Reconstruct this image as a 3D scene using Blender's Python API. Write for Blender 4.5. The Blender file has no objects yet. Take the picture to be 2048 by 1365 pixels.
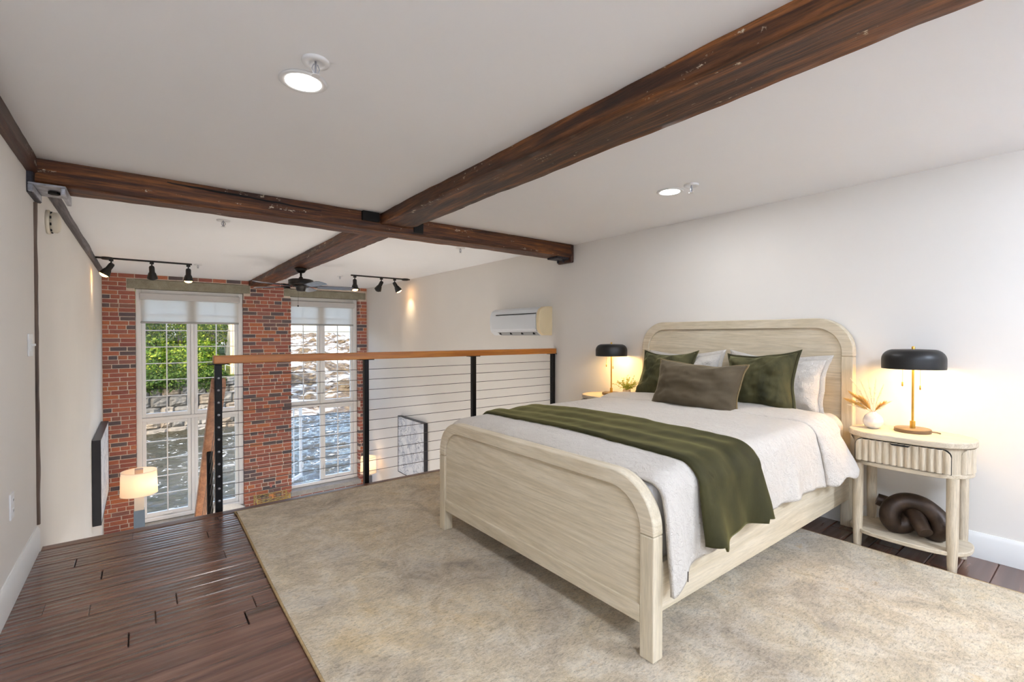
import bpy, math, random
from math import pi, sin, cos, radians, sqrt, atan2
from mathutils import Vector, Matrix, noise
random.seed(7)
SC = bpy.context.scene
COL = SC.collection

# ------------------------------------------------------------------ camera
cam_d = bpy.data.cameras.new('camera')
cam = bpy.data.objects.new('camera', cam_d); COL.objects.link(cam)
cam.location = (0, 0, 1.22)
cam.rotation_euler = (pi/2 - 0.01058, 0.0, -0.66174)
cam_d.sensor_width = 36.0; cam_d.sensor_fit = 'HORIZONTAL'
cam_d.lens = 948.67/2048*36.0
cam_d.clip_start = 0.02; cam_d.clip_end = 500
SC.camera = cam

# ------------------------------------------------------------------ sky, sun, exposure
SC.view_settings.view_transform = 'Standard'
SC.view_settings.look = 'None'
SC.view_settings.gamma = 1.0
SC.view_settings.use_curve_mapping = False
SC.view_settings.exposure = 1.08
world = bpy.data.worlds.new('sky_world'); SC.world = world
world.use_nodes = True
wn = world.node_tree.nodes; wl = world.node_tree.links
sky = wn.new('ShaderNodeTexSky'); sky.sky_type = 'NISHITA'
sky.sun_disc = False; sky.sun_elevation = radians(44); sky.sun_rotation = radians(222)
sky.altitude = 50; sky.air_density = 1.0; sky.dust_density = 2.5; sky.ozone_density = 1.0
wl.new(sky.outputs['Color'], wn['Background'].inputs['Color'])
wn['Background'].inputs['Strength'].default_value = 0.48

def add_light(name, typ, loc, energy, color=(1,1,1), rot=(0,0,0), parent=None, **kw):
    d = bpy.data.lights.new(name, typ); d.energy = energy; d.color = color
    for k, v in kw.items(): setattr(d, k, v)
    o = bpy.data.objects.new(name, d); COL.objects.link(o)
    o.location = loc; o.rotation_euler = rot
    if parent: o.parent = parent
    return o
sun = add_light('sun', 'SUN', (0, -60, 60), 1.7, (1.0, 0.93, 0.82), angle=radians(0.6))
sdir = Vector((-.48, -.54, .69))
sun.rotation_euler = sdir.to_track_quat('Z', 'Y').to_euler()

# ------------------------------------------------------------------ dimensions (metres; loft floor is z = 0)
XL, XR, ZC, YB, YE, YBACK, ZLOW = -0.483, 3.623, 2.19, 9.49, 3.83, -2.6, -2.55

# ------------------------------------------------------------------ node helpers / materials
def newmat(name):
    m = bpy.data.materials.new(name); m.use_nodes = True
    nt = m.node_tree; b = nt.nodes['Principled BSDF']
    return m, nt, b
def lin(c):
    return tuple(((x/255/12.92) if x/255 <= .04045 else ((x/255+.055)/1.055)**2.4) for x in c) + (1,)
def node(nt, t, **kw):
    n = nt.nodes.new(t)
    for k, v in kw.items():
        if hasattr(n, k) and not isinstance(v, tuple): setattr(n, k, v)
        else: n.inputs[k].default_value = v
    return n
def ramp(nt, fac, stops):
    r = nt.nodes.new('ShaderNodeValToRGB')
    e = r.color_ramp.elements
    while len(e) < len(stops): e.new(0.5)
    for i, (p, c) in enumerate(stops): e[i].position = p; e[i].color = c
    nt.links.new(fac, r.inputs['Fac']); return r.outputs['Color']
def coords(nt, scale=(1,1,1), kind='Object', rot=(0,0,0)):
    tc = nt.nodes.new('ShaderNodeTexCoord'); mp = nt.nodes.new('ShaderNodeMapping')
    mp.inputs['Scale'].default_value = scale; mp.inputs['Rotation'].default_value = rot
    nt.links.new(tc.outputs[kind], mp.inputs['Vector']); return mp.outputs['Vector']
def noise_tex(nt, vec, scale, detail=4, rough=.55, dist=0.0):
    n = nt.nodes.new('ShaderNodeTexNoise')
    n.inputs['Scale'].default_value = scale; n.inputs['Detail'].default_value = detail
    n.inputs['Roughness'].default_value = rough; n.inputs['Distortion'].default_value = dist
    nt.links.new(vec, n.inputs['Vector']); return n
def mixc(nt, fac, a, b, blend='MIX'):
    m = nt.nodes.new('ShaderNodeMix'); m.data_type = 'RGBA'; m.blend_type = blend
    for sock, v in ((m.inputs[0], fac), (m.inputs[6], a), (m.inputs[7], b)):
        if hasattr(v, 'links'): nt.links.new(v, sock)
        else: sock.default_value = v
    return m.outputs[2]
def bump(nt, b, h, strength=.2, dist=.01):
    n = nt.nodes.new('ShaderNodeBump'); n.inputs['Strength'].default_value = strength
    n.inputs['Distance'].default_value = dist
    nt.links.new(h, n.inputs['Height']); nt.links.new(n.outputs['Normal'], b.inputs['Normal']); return n
def maprange(nt, v, a, b, c, d):
    m = nt.nodes.new('ShaderNodeMapRange')
    for i, x in enumerate((a, b, c, d)): m.inputs[i+1].default_value = x
    nt.links.new(v, m.inputs[0]); return m.outputs[0]

def plain(name, rgb, rough=.5, metal=0.0, spec=.5, nscale=0, namt=.06, bmp=0, bscale=200):
    m, nt, b = newmat(name)
    c = lin(rgb)
    b.inputs['Roughness'].default_value = rough; b.inputs['Metallic'].default_value = metal
    b.inputs['Specular IOR Level'].default_value = spec
    v = coords(nt)
    n = noise_tex(nt, v, nscale or 6, 5)
    lo = tuple(x*(1-namt) for x in c[:3])+(1,); hi = tuple(min(1, x*(1+namt)) for x in c[:3])+(1,)
    nt.links.new(ramp(nt, n.outputs['Fac'], [(.3, lo), (.7, hi)]), b.inputs['Base Color'])
    if bmp:
        n2 = noise_tex(nt, v, bscale, 3); bump(nt, b, n2.outputs['Fac'], bmp, .002)
    return m
def emit(name, rgb, strength):
    m, nt, b = newmat(name)
    b.inputs['Base Color'].default_value = lin(rgb)
    b.inputs['Emission Color'].default_value = lin(rgb); b.inputs['Emission Strength'].default_value = strength
    return m

def wood(name, dark, mid, light, axis='X', rough=.4, gscale=1.0, objrand=0.0, ring=.5, coat=0, bmp=.15, dust=None, fine_lo=.72):
    """grain runs along the axis"""
    m, nt, b = newmat(name)
    sc = {'X': (.06, 1, 1), 'Y': (1, .06, 1), 'Z': (1, 1, .06)}[axis]
    v = coords(nt, tuple(s*gscale for s in sc))
    if objrand:
        oi = nt.nodes.new('ShaderNodeObjectInfo'); ad = nt.nodes.new('ShaderNodeVectorMath'); ad.operation = 'MULTIPLY_ADD'
        cmb = nt.nodes.new('ShaderNodeCombineXYZ')
        for i in range(3): nt.links.new(oi.outputs['Random'], cmb.inputs[i])
        nt.links.new(cmb.outputs[0], ad.inputs[0]); ad.inputs[1].default_value = (37, 53, 71)
        nt.links.new(v, ad.inputs[2]); v = ad.outputs[0]
    n1 = noise_tex(nt, v, 9, 6, .6, .6)
    n2 = noise_tex(nt, v, 55, 4, .7, .2)
    n3 = noise_tex(nt, v, 2.2, 3, .5, 1.2)
    w = nt.nodes.new('ShaderNodeMath'); w.operation = 'PINGPONG'; w.inputs[1].default_value = .5
    mm = nt.nodes.new('ShaderNodeMath'); mm.operation = 'MULTIPLY'; mm.inputs[1].default_value = 9
    nt.links.new(n3.outputs['Fac'], mm.inputs[0]); nt.links.new(mm.outputs[0], w.inputs[0])
    c1 = ramp(nt, n1.outputs['Fac'], [(.28, lin(dark)), (.5, lin(mid)), (.72, lin(light))])
    c2 = ramp(nt, w.outputs[0], [(0, lin(dark)), (.25, lin(mid)), (.5, lin(light))])
    c = mixc(nt, ring, c1, c2)
    fine = ramp(nt, n2.outputs['Fac'], [(.3, (fine_lo, fine_lo, fine_lo, 1)), (.6, (1, 1, 1, 1))])
    c = mixc(nt, 1.0, c, fine, 'MULTIPLY')
    if objrand:
        hv = nt.nodes.new('ShaderNodeHueSaturation')
        nt.links.new(maprange(nt, oi.outputs['Random'], 0, 1, 1-objrand, 1+objrand), hv.inputs['Value'])
        nt.links.new(c, hv.inputs['Color']); c = hv.outputs['Color']
    if dust:
        nd = noise_tex(nt, coords(nt, tuple(s*4 for s in sc)), 6, 5, .7)
        sp = noise_tex(nt, coords(nt, (1, 1, 1)), 18, 6, .8)
        ml = nt.nodes.new('ShaderNodeMath'); ml.operation = 'MULTIPLY'
        nt.links.new(nd.outputs['Fac'], ml.inputs[0]); nt.links.new(sp.outputs['Fac'], ml.inputs[1])
        c = mixc(nt, ramp(nt, ml.outputs[0], [(.355, (0, 0, 0, 1)), (.385, (1, 1, 1, 1))]), c, lin(dust))
    nt.links.new(c, b.inputs['Base Color'])
    b.inputs['Roughness'].default_value = rough
    if coat: b.inputs['Coat Weight'].default_value = coat; b.inputs['Coat Roughness'].default_value = .2
    bump(nt, b, n2.outputs['Fac'], bmp, .003)
    return m

M = {}
M['wall'] = plain('wall_paint', (234, 229, 222), .85, nscale=1.5, namt=.015, bmp=.05, bscale=350)
M['ceil'] = plain('ceiling_paint', (246, 246, 247), .9, nscale=1.2, namt=.012, bmp=.05, bscale=300)
M['trim'] = plain('trim_paint', (232, 231, 228), .4, nscale=3, namt=.015)
M['winframe'] = plain('window_vinyl', (242, 241, 239), .35, nscale=3, namt=.015)
M['black'] = plain('black_metal', (26, 25, 26), .38, .6, nscale=30, namt=.15)
M['blackmatte'] = plain('black_paint', (22, 21, 21), .42, nscale=30, namt=.15)
M['fanbody'] = plain('fan_dark_metal', (46, 43, 41), .35, .5, nscale=20, namt=.1)
M['fanblade'] = plain('fan_blade', (96, 100, 112), .2, nscale=20, namt=.1)
M['steel'] = plain('bracket_steel', (176, 178, 186), .35, .7, nscale=25, namt=.35, bmp=.2, bscale=60)
M['ironblue'] = plain('iron_plate', (62, 60, 66), .5, .6, nscale=25, namt=.4, bmp=.3, bscale=60)
M['cable'] = plain('steel_cable', (92, 88, 84), .35, .9, nscale=40)
M['brass'] = plain('brass', (214, 168, 78), .28, .95, nscale=15, namt=.1)
M['gold'] = plain('gold_paint', (214, 190, 120), .3, .8, nscale=15, namt=.1)
M['taupe'] = plain('taupe_base', (112, 94, 72), .45, .2, nscale=20, namt=.1)
M['bronze'] = plain('dark_bronze', (62, 47, 36), .45, .35, nscale=14, namt=.55, bmp=.25, bscale=90)
M['plastic'] = plain('white_plastic', (232, 231, 230), .35, nscale=3, namt=.012)
M['acbody'] = plain('air_conditioner_plastic', (224, 228, 232), .35, nscale=3, namt=.012)
M['acside'] = plain('yellowish_plastic', (228, 210, 172), .45, nscale=5, namt=.04)  # end panel is yellower than the body
M['dark'] = plain('dark_void', (18, 17, 16), .8, nscale=10)
M['alarm'] = plain('ivory_plastic', (220, 210, 190), .35, nscale=8, namt=.03)
M['lowfloor'] = wood('lower_floor_wood', (206, 196, 184), (220, 211, 200), (232, 225, 216), 'X', .45, 1)
M['chair'] = plain('white_boucle', (226, 222, 216), .9, nscale=40, namt=.06, bmp=.5, bscale=160)
M['lampshade_grey'] = plain('blue_grey_ceramic', (120, 136, 152), .3, nscale=6, namt=.06)
M['lampcol'] = plain('cream_ceramic', (228, 216, 200), .45, nscale=6, namt=.03)
M['concrete'] = None

def concrete(name, a, b_, s=8):
    m, nt, b = newmat(name)
    v = coords(nt)
    n = noise_tex(nt, v, s, 8, .7); n2 = noise_tex(nt, v, 70, 3, .6)
    c = ramp(nt, n.outputs['Fac'], [(.3, lin(a)), (.7, lin(b_))])
    c = mixc(nt, .35, c, ramp(nt, n2.outputs['Fac'], [(.35, lin(a)), (.65, lin(b_))]))
    nt.links.new(c, b.inputs['Base Color']); b.inputs['Roughness'].default_value = .85
    bump(nt, b, n2.outputs['Fac'], .4, .006)
    return m
M['lintel'] = concrete('granite_lintel', (128, 122, 104), (172, 166, 146))
M['sill'] = concrete('stone_sill', (150, 148, 144), (190, 188, 184))
M['mortar'] = concrete('lime_mortar', (208, 190, 174), (234, 220, 206), 20)

def brick_mat():
    m, nt, b = newmat('old_red_brick')
    oi = nt.nodes.new('ShaderNodeObjectInfo'); ge = nt.nodes.new('ShaderNodeNewGeometry')
    ad = nt.nodes.new('ShaderNodeMath'); ad.operation = 'ADD'
    nt.links.new(oi.outputs['Random'], ad.inputs[0]); nt.links.new(ge.outputs['Random Per Island'], ad.inputs[1])
    fr = nt.nodes.new('ShaderNodeMath'); fr.operation = 'FRACT'; nt.links.new(ad.outputs[0], fr.inputs[0])
    base = ramp(nt, fr.outputs[0], [(0, lin((118, 102, 100))), (.13, lin((104, 94, 98))), (.18, lin((158, 112, 102))), (.3, lin((172, 106, 90))),
                                    (.5, lin((184, 113, 92))), (.68, lin((158, 96, 86))), (.82, lin((192, 118, 92))), (.93, lin((200, 124, 86))), (1, lin((126, 102, 98)))])
    v = coords(nt)
    n = noise_tex(nt, v, 22, 7, .7)
    c = mixc(nt, .55, base, ramp(nt, n.outputs['Fac'], [(.3, (.55, .52, .52, 1)), (.55, (1, 1, 1, 1)), (.75, (1.12, 1.1, 1.08, 1))]), 'MULTIPLY')
    n2 = noise_tex(nt, v, 60, 5, .7)
    c = mixc(nt, ramp(nt, n2.outputs['Fac'], [(.66, (0, 0, 0, 1)), (.76, (.7, .7, .7, 1))]), c, lin((206, 180, 162)))
    nt.links.new(c, b.inputs['Base Color']); b.inputs['Roughness'].default_value = .85
    bump(nt, b, n2.outputs['Fac'], .6, .006)
    return m
M['brick'] = brick_mat()

M['beam'] = wood('old_timber', (16, 8, 5), (84, 47, 25), (168, 104, 52), 'Y', .5, 2.2, 0, .25, 0, .9, dust=(206, 190, 164), fine_lo=.35)
M['beamx'] = wood('old_timber_cross', (18, 9, 5), (94, 50, 22), (176, 108, 46), 'X', .5, 2.2, 0, .25, 0, .9, dust=(206, 190, 164), fine_lo=.35)
M['beamz'] = wood('old_timber_post', (48, 38, 32), (92, 74, 62), (130, 108, 92), 'Z', .6, 2, 0, .3, 0, .6)
M['beamg'] = wood('grey_old_timber', (52, 46, 46), (92, 86, 88), (134, 128, 130), 'Y', .6, 2, 0, .3, 0, .6)
M['beamd'] = wood('dark_old_timber', (32, 18, 13), (70, 42, 30), (104, 68, 50), 'Y', .45, 2, 0, .3, 0, .6, dust=(190, 180, 168))
M['plank'] = wood('mahogany_plank', (64, 41, 33), (106, 72, 59), (136, 98, 82), 'X', .27, 1.6, .2, .4, .5, .12)
M['nosing'] = wood('mahogany_nosing', (58, 32, 22), (104, 66, 48), (136, 92, 68), 'X', .3, 1.6, 0, .4, .3, .2)
M['rail'] = wood('fir_handrail', (158, 86, 22), (196, 120, 40), (220, 150, 64), 'X', .35, 1.4, 0, .35, .3, .08)
M['railY'] = wood('fir_stair_rail', (150, 96, 62), (190, 128, 88), (216, 160, 118), 'Y', .4, 1.4, 0, .35, .2, .08)
OAK = ((204, 188, 158), (218, 203, 176), (232, 219, 196))
M['oakY'] = wood('pale_oak_y', *OAK, 'Y', .5, 3.0, 0, .45, 0, .12, fine_lo=.82)
M['oakZ'] = wood('pale_oak_z', *OAK, 'Z', .5, 3.0, 0, .3, 0, .12, fine_lo=.82)
M['oakX'] = wood('pale_oak_x', *OAK, 'X', .5, 3.0, 0, .3, 0, .12, fine_lo=.82)
OAK2 = ((192, 174, 146), (212, 196, 170), (228, 214, 192))
M['nsZ'] = wood('washed_oak_z', *OAK2, 'Z', .5, 4.0, 0, .3, 0, .15)
M['nsY'] = wood('washed_oak_y', *OAK2, 'Y', .5, 4.0, 0, .35, 0, .12)

def fabric(name, rgb, rough=.9, sheen=0.0, sheen_tint=None, var=.1, vscale=5, wr=.0, wscale=30, weave=0, alt=None, aniso=(1,1,1)):
    m, nt, b = newmat(name)
    c = lin(rgb); v = coords(nt, aniso)
    n = noise_tex(nt, v, vscale, 5, .6, .4)
    lo = lin(alt) if alt else tuple(x*(1-var) for x in c[:3])+(1,)
    hi = tuple(min(1, x*(1+var)) for x in c[:3])+(1,)
    nt.links.new(ramp(nt, n.outputs['Fac'], [(.32, lo), (.62, hi)]), b.inputs['Base Color'])
    b.inputs['Roughness'].default_value = rough; b.inputs['Specular IOR Level'].default_value = .2
    if sheen:
        b.inputs['Sheen Weight'].default_value = sheen; b.inputs['Sheen Roughness'].default_value = .35
        b.inputs['Sheen Tint'].default_value = lin(sheen_tint or (255, 255, 255))
    if wr:
        w1 = noise_tex(nt, coords(nt), wscale, 4, .6, 1.6)
        vo = nt.nodes.new('ShaderNodeTexVoronoi'); vo.feature = 'SMOOTH_F1'; vo.inputs['Scale'].default_value = wscale*.9
        dv = nt.nodes.new('ShaderNodeVectorMath'); dv.operation = 'ADD'
        nt.links.new(coords(nt), dv.inputs[0]); sc = nt.nodes.new('ShaderNodeVectorMath'); sc.operation = 'SCALE'; sc.inputs[3].default_value = .06
        nt.links.new(w1.outputs['Color'], sc.inputs[0]); nt.links.new(sc.outputs[0], dv.inputs[1])
        nt.links.new(dv.outputs[0], vo.inputs['Vector'])
        mx = nt.nodes.new('ShaderNodeMath'); mx.operation = 'ADD'
        nt.links.new(w1.outputs['Fac'], mx.inputs[0]); nt.links.new(vo.outputs['Distance'], mx.inputs[1])
        bump(nt, b, mx.outputs[0], wr, .012)
    elif weave:
        w1 = noise_tex(nt, coords(nt), weave, 3, .6); bump(nt, b, w1.outputs['Fac'], .3, .003)
    return m
M['linen'] = fabric('white_quilted_cotton', (211, 203, 193), .9, .08, None, .02, 4, .55, 42)
M['sham'] = fabric('white_matelasse', (214, 207, 198), .9, .08, None, .02, 4, .6, 48)
M['cotton'] = fabric('white_cotton', (240, 237, 234), .9, .1, None, .015, 4, .12, 14)
M['velvet'] = fabric('green_velvet', (76, 72, 46), .75, .6, (196, 194, 140), .22, 7, 0, 0, 260, alt=(42, 42, 26), aniso=(1, 1, .5))
M['throw'] = fabric('dark_green_velvet', (60, 56, 30), .7, .5, (182, 172, 104), .25, 3.2, 0, 0, 260, alt=(34, 34, 16), aniso=(1.4, .5, .6))
M['olive'] = fabric('olive_brown_velvet', (94, 83, 66), .8, .5, (210, 196, 168), .05, 5, 0, 0, 240, alt=(88, 77, 60))
M['piping'] = fabric('dark_piping', (60, 54, 34), .8, .2, None, .1, 20)
M['pipelight'] = fabric('olive_piping', (128, 110, 78), .8, .3, None, .1, 20)

def rug_mat():
    m, nt, b = newmat('abstract_rug_pile')
    v = coords(nt)
    n1 = noise_tex(nt, v, 1.7, 7, .68, .8); n2 = noise_tex(nt, v, 5.5, 7, .75, .6); n3 = noise_tex(nt, v, 150, 4, .8, .3)
    n4 = noise_tex(nt, coords(nt, (1.0, 2.6, 1), rot=(0, 0, .5)), 46, 4, .7, .8)
    c = ramp(nt, n1.outputs['Fac'], [(.30, lin((144, 132, 120))), (.44, lin((202, 187, 164))), (.56, lin((220, 202, 170))), (.70, lin((230, 198, 140)))])
    c2 = ramp(nt, n2.outputs['Fac'], [(.32, lin((128, 116, 104))), (.46, lin((198, 176, 144))), (.6, lin((228, 216, 196))), (.72, lin((220, 182, 122)))])
    c = mixc(nt, .5, c, c2)
    c = mixc(nt, .75, c, ramp(nt, n4.outputs['Fac'], [(.32, (.46, .44, .42, 1)), (.5, (1, 1, 1, 1)), (.68, (1.15, 1.15, 1.15, 1))]), 'MULTIPLY')
    c = mixc(nt, .4, c, ramp(nt, n3.outputs['Fac'], [(.3, (.6, .6, .6, 1)), (.6, (1.1, 1.1, 1.1, 1))]), 'MULTIPLY')
    nt.links.new(c, b.inputs['Base Color']); b.inputs['Roughness'].default_value = .95
    b.inputs['Specular IOR Level'].default_value = .1
    b.inputs['Sheen Weight'].default_value = .2
    mx = nt.nodes.new('ShaderNodeMath'); mx.operation = 'ADD'
    nt.links.new(n3.outputs['Fac'], mx.inputs[0]); nt.links.new(n4.outputs['Fac'], mx.inputs[1])
    bump(nt, b, mx.outputs[0], .7, .006)
    return m
M['rug'] = rug_mat()
M['rugedge'] = fabric('rug_binding', (176, 150, 110), .9, 0, None, .15, 60)

def glass_mat(name, tint=(.97, .99, .98), refl=1.0):
    m, nt, b = newmat(name)
    nt.nodes.remove(b)
    tr = nt.nodes.new('ShaderNodeBsdfTransparent'); tr.inputs[0].default_value = tint+(1,)
    gl = nt.nodes.new('ShaderNodeBsdfGlossy'); gl.inputs['Roughness'].default_value = .01
    fr = nt.nodes.new('ShaderNodeLayerWeight'); fr.inputs[0].default_value = .5
    pw_ = nt.nodes.new('ShaderNodeMath'); pw_.operation = 'POWER'; pw_.inputs[1].default_value = 4.0
    nt.links.new(fr.outputs['Facing'], pw_.inputs[0])
    ml = nt.nodes.new('ShaderNodeMath'); ml.operation = 'MULTIPLY_ADD'; ml.inputs[1].default_value = .8*refl; ml.inputs[2].default_value = .045*refl
    nt.links.new(pw_.outputs[0], ml.inputs[0])
    mx = nt.nodes.new('ShaderNodeMixShader')
    nt.links.new(ml.outputs[0], mx.inputs[0]); nt.links.new(tr.outputs[0], mx.inputs[1]); nt.links.new(gl.outputs[0], mx.inputs[2])
    nt.links.new(mx.outputs[0], nt.nodes['Material Output'].inputs[0])
    return m
M['glass'] = glass_mat('window_glass')
M['glassblue'] = glass_mat('tumbler_glass', (.93, .975, .985), 1.3)
M['glassclear'] = glass_mat('bottle_glass', (.97, .985, .985), 1.5)

def translucent(name, rgb, trans=.5, glow=None):
    m, nt, b = newmat(name); nt.nodes.remove(b)
    df = nt.nodes.new('ShaderNodeBsdfDiffuse'); df.inputs[0].default_value = lin(rgb)
    tl = nt.nodes.new('ShaderNodeBsdfTranslucent'); tl.inputs[0].default_value = lin(rgb)
    n = noise_tex(nt, coords(nt), 120, 2)
    mx = nt.nodes.new('ShaderNodeMixShader')
    nt.links.new(maprange(nt, n.outputs['Fac'], 0, 1, trans-.05, trans+.05), mx.inputs[0])
    nt.links.new(df.outputs[0], mx.inputs[1]); nt.links.new(tl.outputs[0], mx.inputs[2])
    nt.links.new(mx.outputs[0], nt.nodes['Material Output'].inputs[0])
    return m
M['shade'] = translucent('roller_shade_fabric', (242, 238, 232), .62)
M['drum'] = translucent('linen_drum_shade', (244, 232, 218), .5)
def pearl():
    m, nt, b = newmat('pearl_glass')
    n = noise_tex(nt, coords(nt), 14, 3)
    nt.links.new(ramp(nt, n.outputs['Fac'], [(.3, lin((226, 220, 214))), (.7, lin((240, 238, 236)))]), b.inputs['Base Color'])
    b.inputs['Roughness'].default_value = .08; b.inputs['Coat Weight'].default_value = 1; b.inputs['Metallic'].default_value = .25
    return m
M['pearl'] = pearl()
M['pampas'] = fabric('dried_pampas', (226, 182, 104), .9, .2, None, .15, 40)
M['bleached'] = fabric('bleached_grass', (240, 228, 206), .9, .2, None, .06, 40)
M['leafsm'] = fabric('small_green_leaf', (150, 158, 62), .7, 0, None, .35, 60)
M['potstone'] = plain('speckled_pot', (206, 188, 160), .6, nscale=60, namt=.2)

# ------------------------------------------------------------------ mesh builder
class MB:
    def __init__(s): s.v = []; s.f = []
    def add(s, vs, fs):
        o = len(s.v); s.v += [tuple(p) for p in vs]; s.f += [tuple(i+o for i in f) for f in fs]; return s
    def box(s, a, b, bev=0.0):
        (x0, y0, z0), (x1, y1, z1) = a, b
        if x0 > x1: x0, x1 = x1, x0
        if y0 > y1: y0, y1 = y1, y0
        if z0 > z1: z0, z1 = z1, z0
        if bev <= 0:
            vs = [(x, y, z) for z in (z0, z1) for y in (y0, y1) for x in (x0, x1)]
            return s.add(vs, [(0, 2, 3, 1), (4, 5, 7, 6), (0, 1, 5, 4), (2, 6, 7, 3), (0, 4, 6, 2), (1, 3, 7, 5)])
        bv = min(bev, (x1-x0)*.49, (y1-y0)*.49, (z1-z0)*.49)
        vs = []; idx = {}
        for ix, x in enumerate((x0, x1)):
            for iy, y in enumerate((y0, y1)):
                for iz, z in enumerate((z0, z1)):
                    dx = bv if ix == 0 else -bv; dy = bv if iy == 0 else -bv; dz = bv if iz == 0 else -bv
                    idx[ix, iy, iz, 0] = len(vs); vs.append((x, y+dy, z+dz))
                    idx[ix, iy, iz, 1] = len(vs); vs.append((x+dx, y, z+dz))
                    idx[ix, iy, iz, 2] = len(vs); vs.append((x+dx, y+dy, z))
        fs = []
        def q(*k): fs.append(tuple(idx[i] for i in k))
        for ix in (0, 1):
            k = [(ix, 0, 0, 0), (ix, 1, 0, 0), (ix, 1, 1, 0), (ix, 0, 1, 0)]; q(*(k if ix else k[::-1]))
        for iy in (0, 1):
            k = [(0, iy, 0, 1), (0, iy, 1, 1), (1, iy, 1, 1), (1, iy, 0, 1)]; q(*(k if iy else k[::-1]))
        for iz in (0, 1):
            k = [(0, 0, iz, 2), (1, 0, iz, 2), (1, 1, iz, 2), (0, 1, iz, 2)]; q(*(k if iz else k[::-1]))
        for ix in (0, 1):
            for iy in (0, 1): q((ix, iy, 0, 0), (ix, iy, 0, 1), (ix, iy, 1, 1), (ix, iy, 1, 0))
            for iz in (0, 1): q((ix, 0, iz, 0), (ix, 0, iz, 2), (ix, 1, iz, 2), (ix, 1, iz, 0))
        for iy in (0, 1):
            for iz in (0, 1): q((0, iy, iz, 1), (0, iy, iz, 2), (1, iy, iz, 2), (1, iy, iz, 1))
        for ix in (0, 1):
            for iy in (0, 1):
                for iz in (0, 1): q((ix, iy, iz, 0), (ix, iy, iz, 1), (ix, iy, iz, 2))
        return s.add(vs, fs)
    def tube(s, pts, rad, n=10, cap=True, closed=False):
        pts = [Vector(p) for p in pts]
        rads = rad if isinstance(rad, (list, tuple)) else [rad]*len(pts)
        vs = []; fs = []; m = len(pts); up = None
        for i, p in enumerate(pts):
            if closed: t = pts[(i+1) % m]-pts[i-1]
            else: t = pts[min(i+1, m-1)]-pts[max(i-1, 0)]
            t.normalize()
            if up is None:
                up = Vector((0, 0, 1)) if abs(t.z) < .9 else Vector((1, 0, 0))
            a = up.cross(t)
            if a.length < 1e-6: a = Vector((0, 1, 0)).cross(t)
            a.normalize(); bb = t.cross(a); up = bb
            for k in range(n):
                an = 2*pi*k/n; vs.append(p+(a*cos(an)+bb*sin(an))*rads[i])
        rng = m if closed else m-1
        for i in range(rng):
            j = (i+1) % m
            for k in range(n): fs.append((i*n+k, i*n+(k+1) % n, j*n+(k+1) % n, j*n+k))
        if cap and not closed:
            fs.append(tuple(range(n))[::-1]); fs.append(tuple((m-1)*n+k for k in range(n)))
        return s.add(vs, fs)
    def lathe(s, prof, c=(0, 0, 0), n=32, a0=0, cap=True):
        vs = []; fs = []; m = len(prof)
        for r, z in prof:
            for k in range(n):
                an = a0+2*pi*k/n; vs.append((c[0]+r*cos(an), c[1]+r*sin(an), c[2]+z))
        for i in range(m-1):
            for k in range(n): fs.append((i*n+k, i*n+(k+1) % n, (i+1)*n+(k+1) % n, (i+1)*n+k))
        if cap and prof[0][0] > 1e-5: fs.append(tuple(range(n))[::-1])
        if cap and prof[-1][0] > 1e-5: fs.append(tuple((m-1)*n+k for k in range(n)))
        return s.add(vs, fs)
    def prism(s, outline, lo, hi, axis='Z'):
        """outline of 2-D points; axis X: (y,z), Y: (x,z), Z: (x,y)"""
        def P(q, h): return {'X': (h, q[0], q[1]), 'Y': (q[0], h, q[1]), 'Z': (q[0], q[1], h)}[axis]
        n = len(outline)
        vs = [P(q, lo) for q in outline]+[P(q, hi) for q in outline]
        fs = [tuple(range(n))[::-1], tuple(range(n, 2*n))]+[(i, (i+1) % n, n+(i+1) % n, n+i) for i in range(n)]
        return s.add(vs, fs)
    def grid(s, fn, nu, nv, flip=False):
        vs = [fn(i/nu, j/nv) for i in range(nu+1) for j in range(nv+1)]
        fs = []
        for i in range(nu):
            for j in range(nv):
                a = i*(nv+1)+j; q = (a, a+1, a+nv+2, a+nv+1); fs.append(q[::-1] if flip else q)
        return s.add(vs, fs)
    def mesh(s, name, smooth=False):
        me = bpy.data.meshes.new(name); me.from_pydata(s.v, [], s.f); me.update()
        if smooth:
            me.polygons.foreach_set('use_smooth', [True]*len(me.polygons))
        return me
    def build(s, name, mat, parent=None, smooth=False, fix=True, auto=None):
        me = s.mesh(name, smooth)
        if fix:
            import bmesh
            bm = bmesh.new(); bm.from_mesh(me)
            bmesh.ops.recalc_face_normals(bm, faces=bm.faces); bm.to_mesh(me); bm.free()
        if auto is not None:
            me.polygons.foreach_set('use_smooth', [True]*len(me.polygons))
            me.set_sharp_from_angle(angle=radians(auto))
        if mat: me.materials.append(mat)
        return link(name, me, parent)
def link(name, me, parent=None):
    o = bpy.data.objects.new(name, me); COL.objects.link(o)
    if parent: o.parent = parent; o.matrix_parent_inverse = Matrix.Translation(-Vector(parent.location)) if parent.type == 'EMPTY' and not parent.parent else Matrix()
    return o
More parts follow.
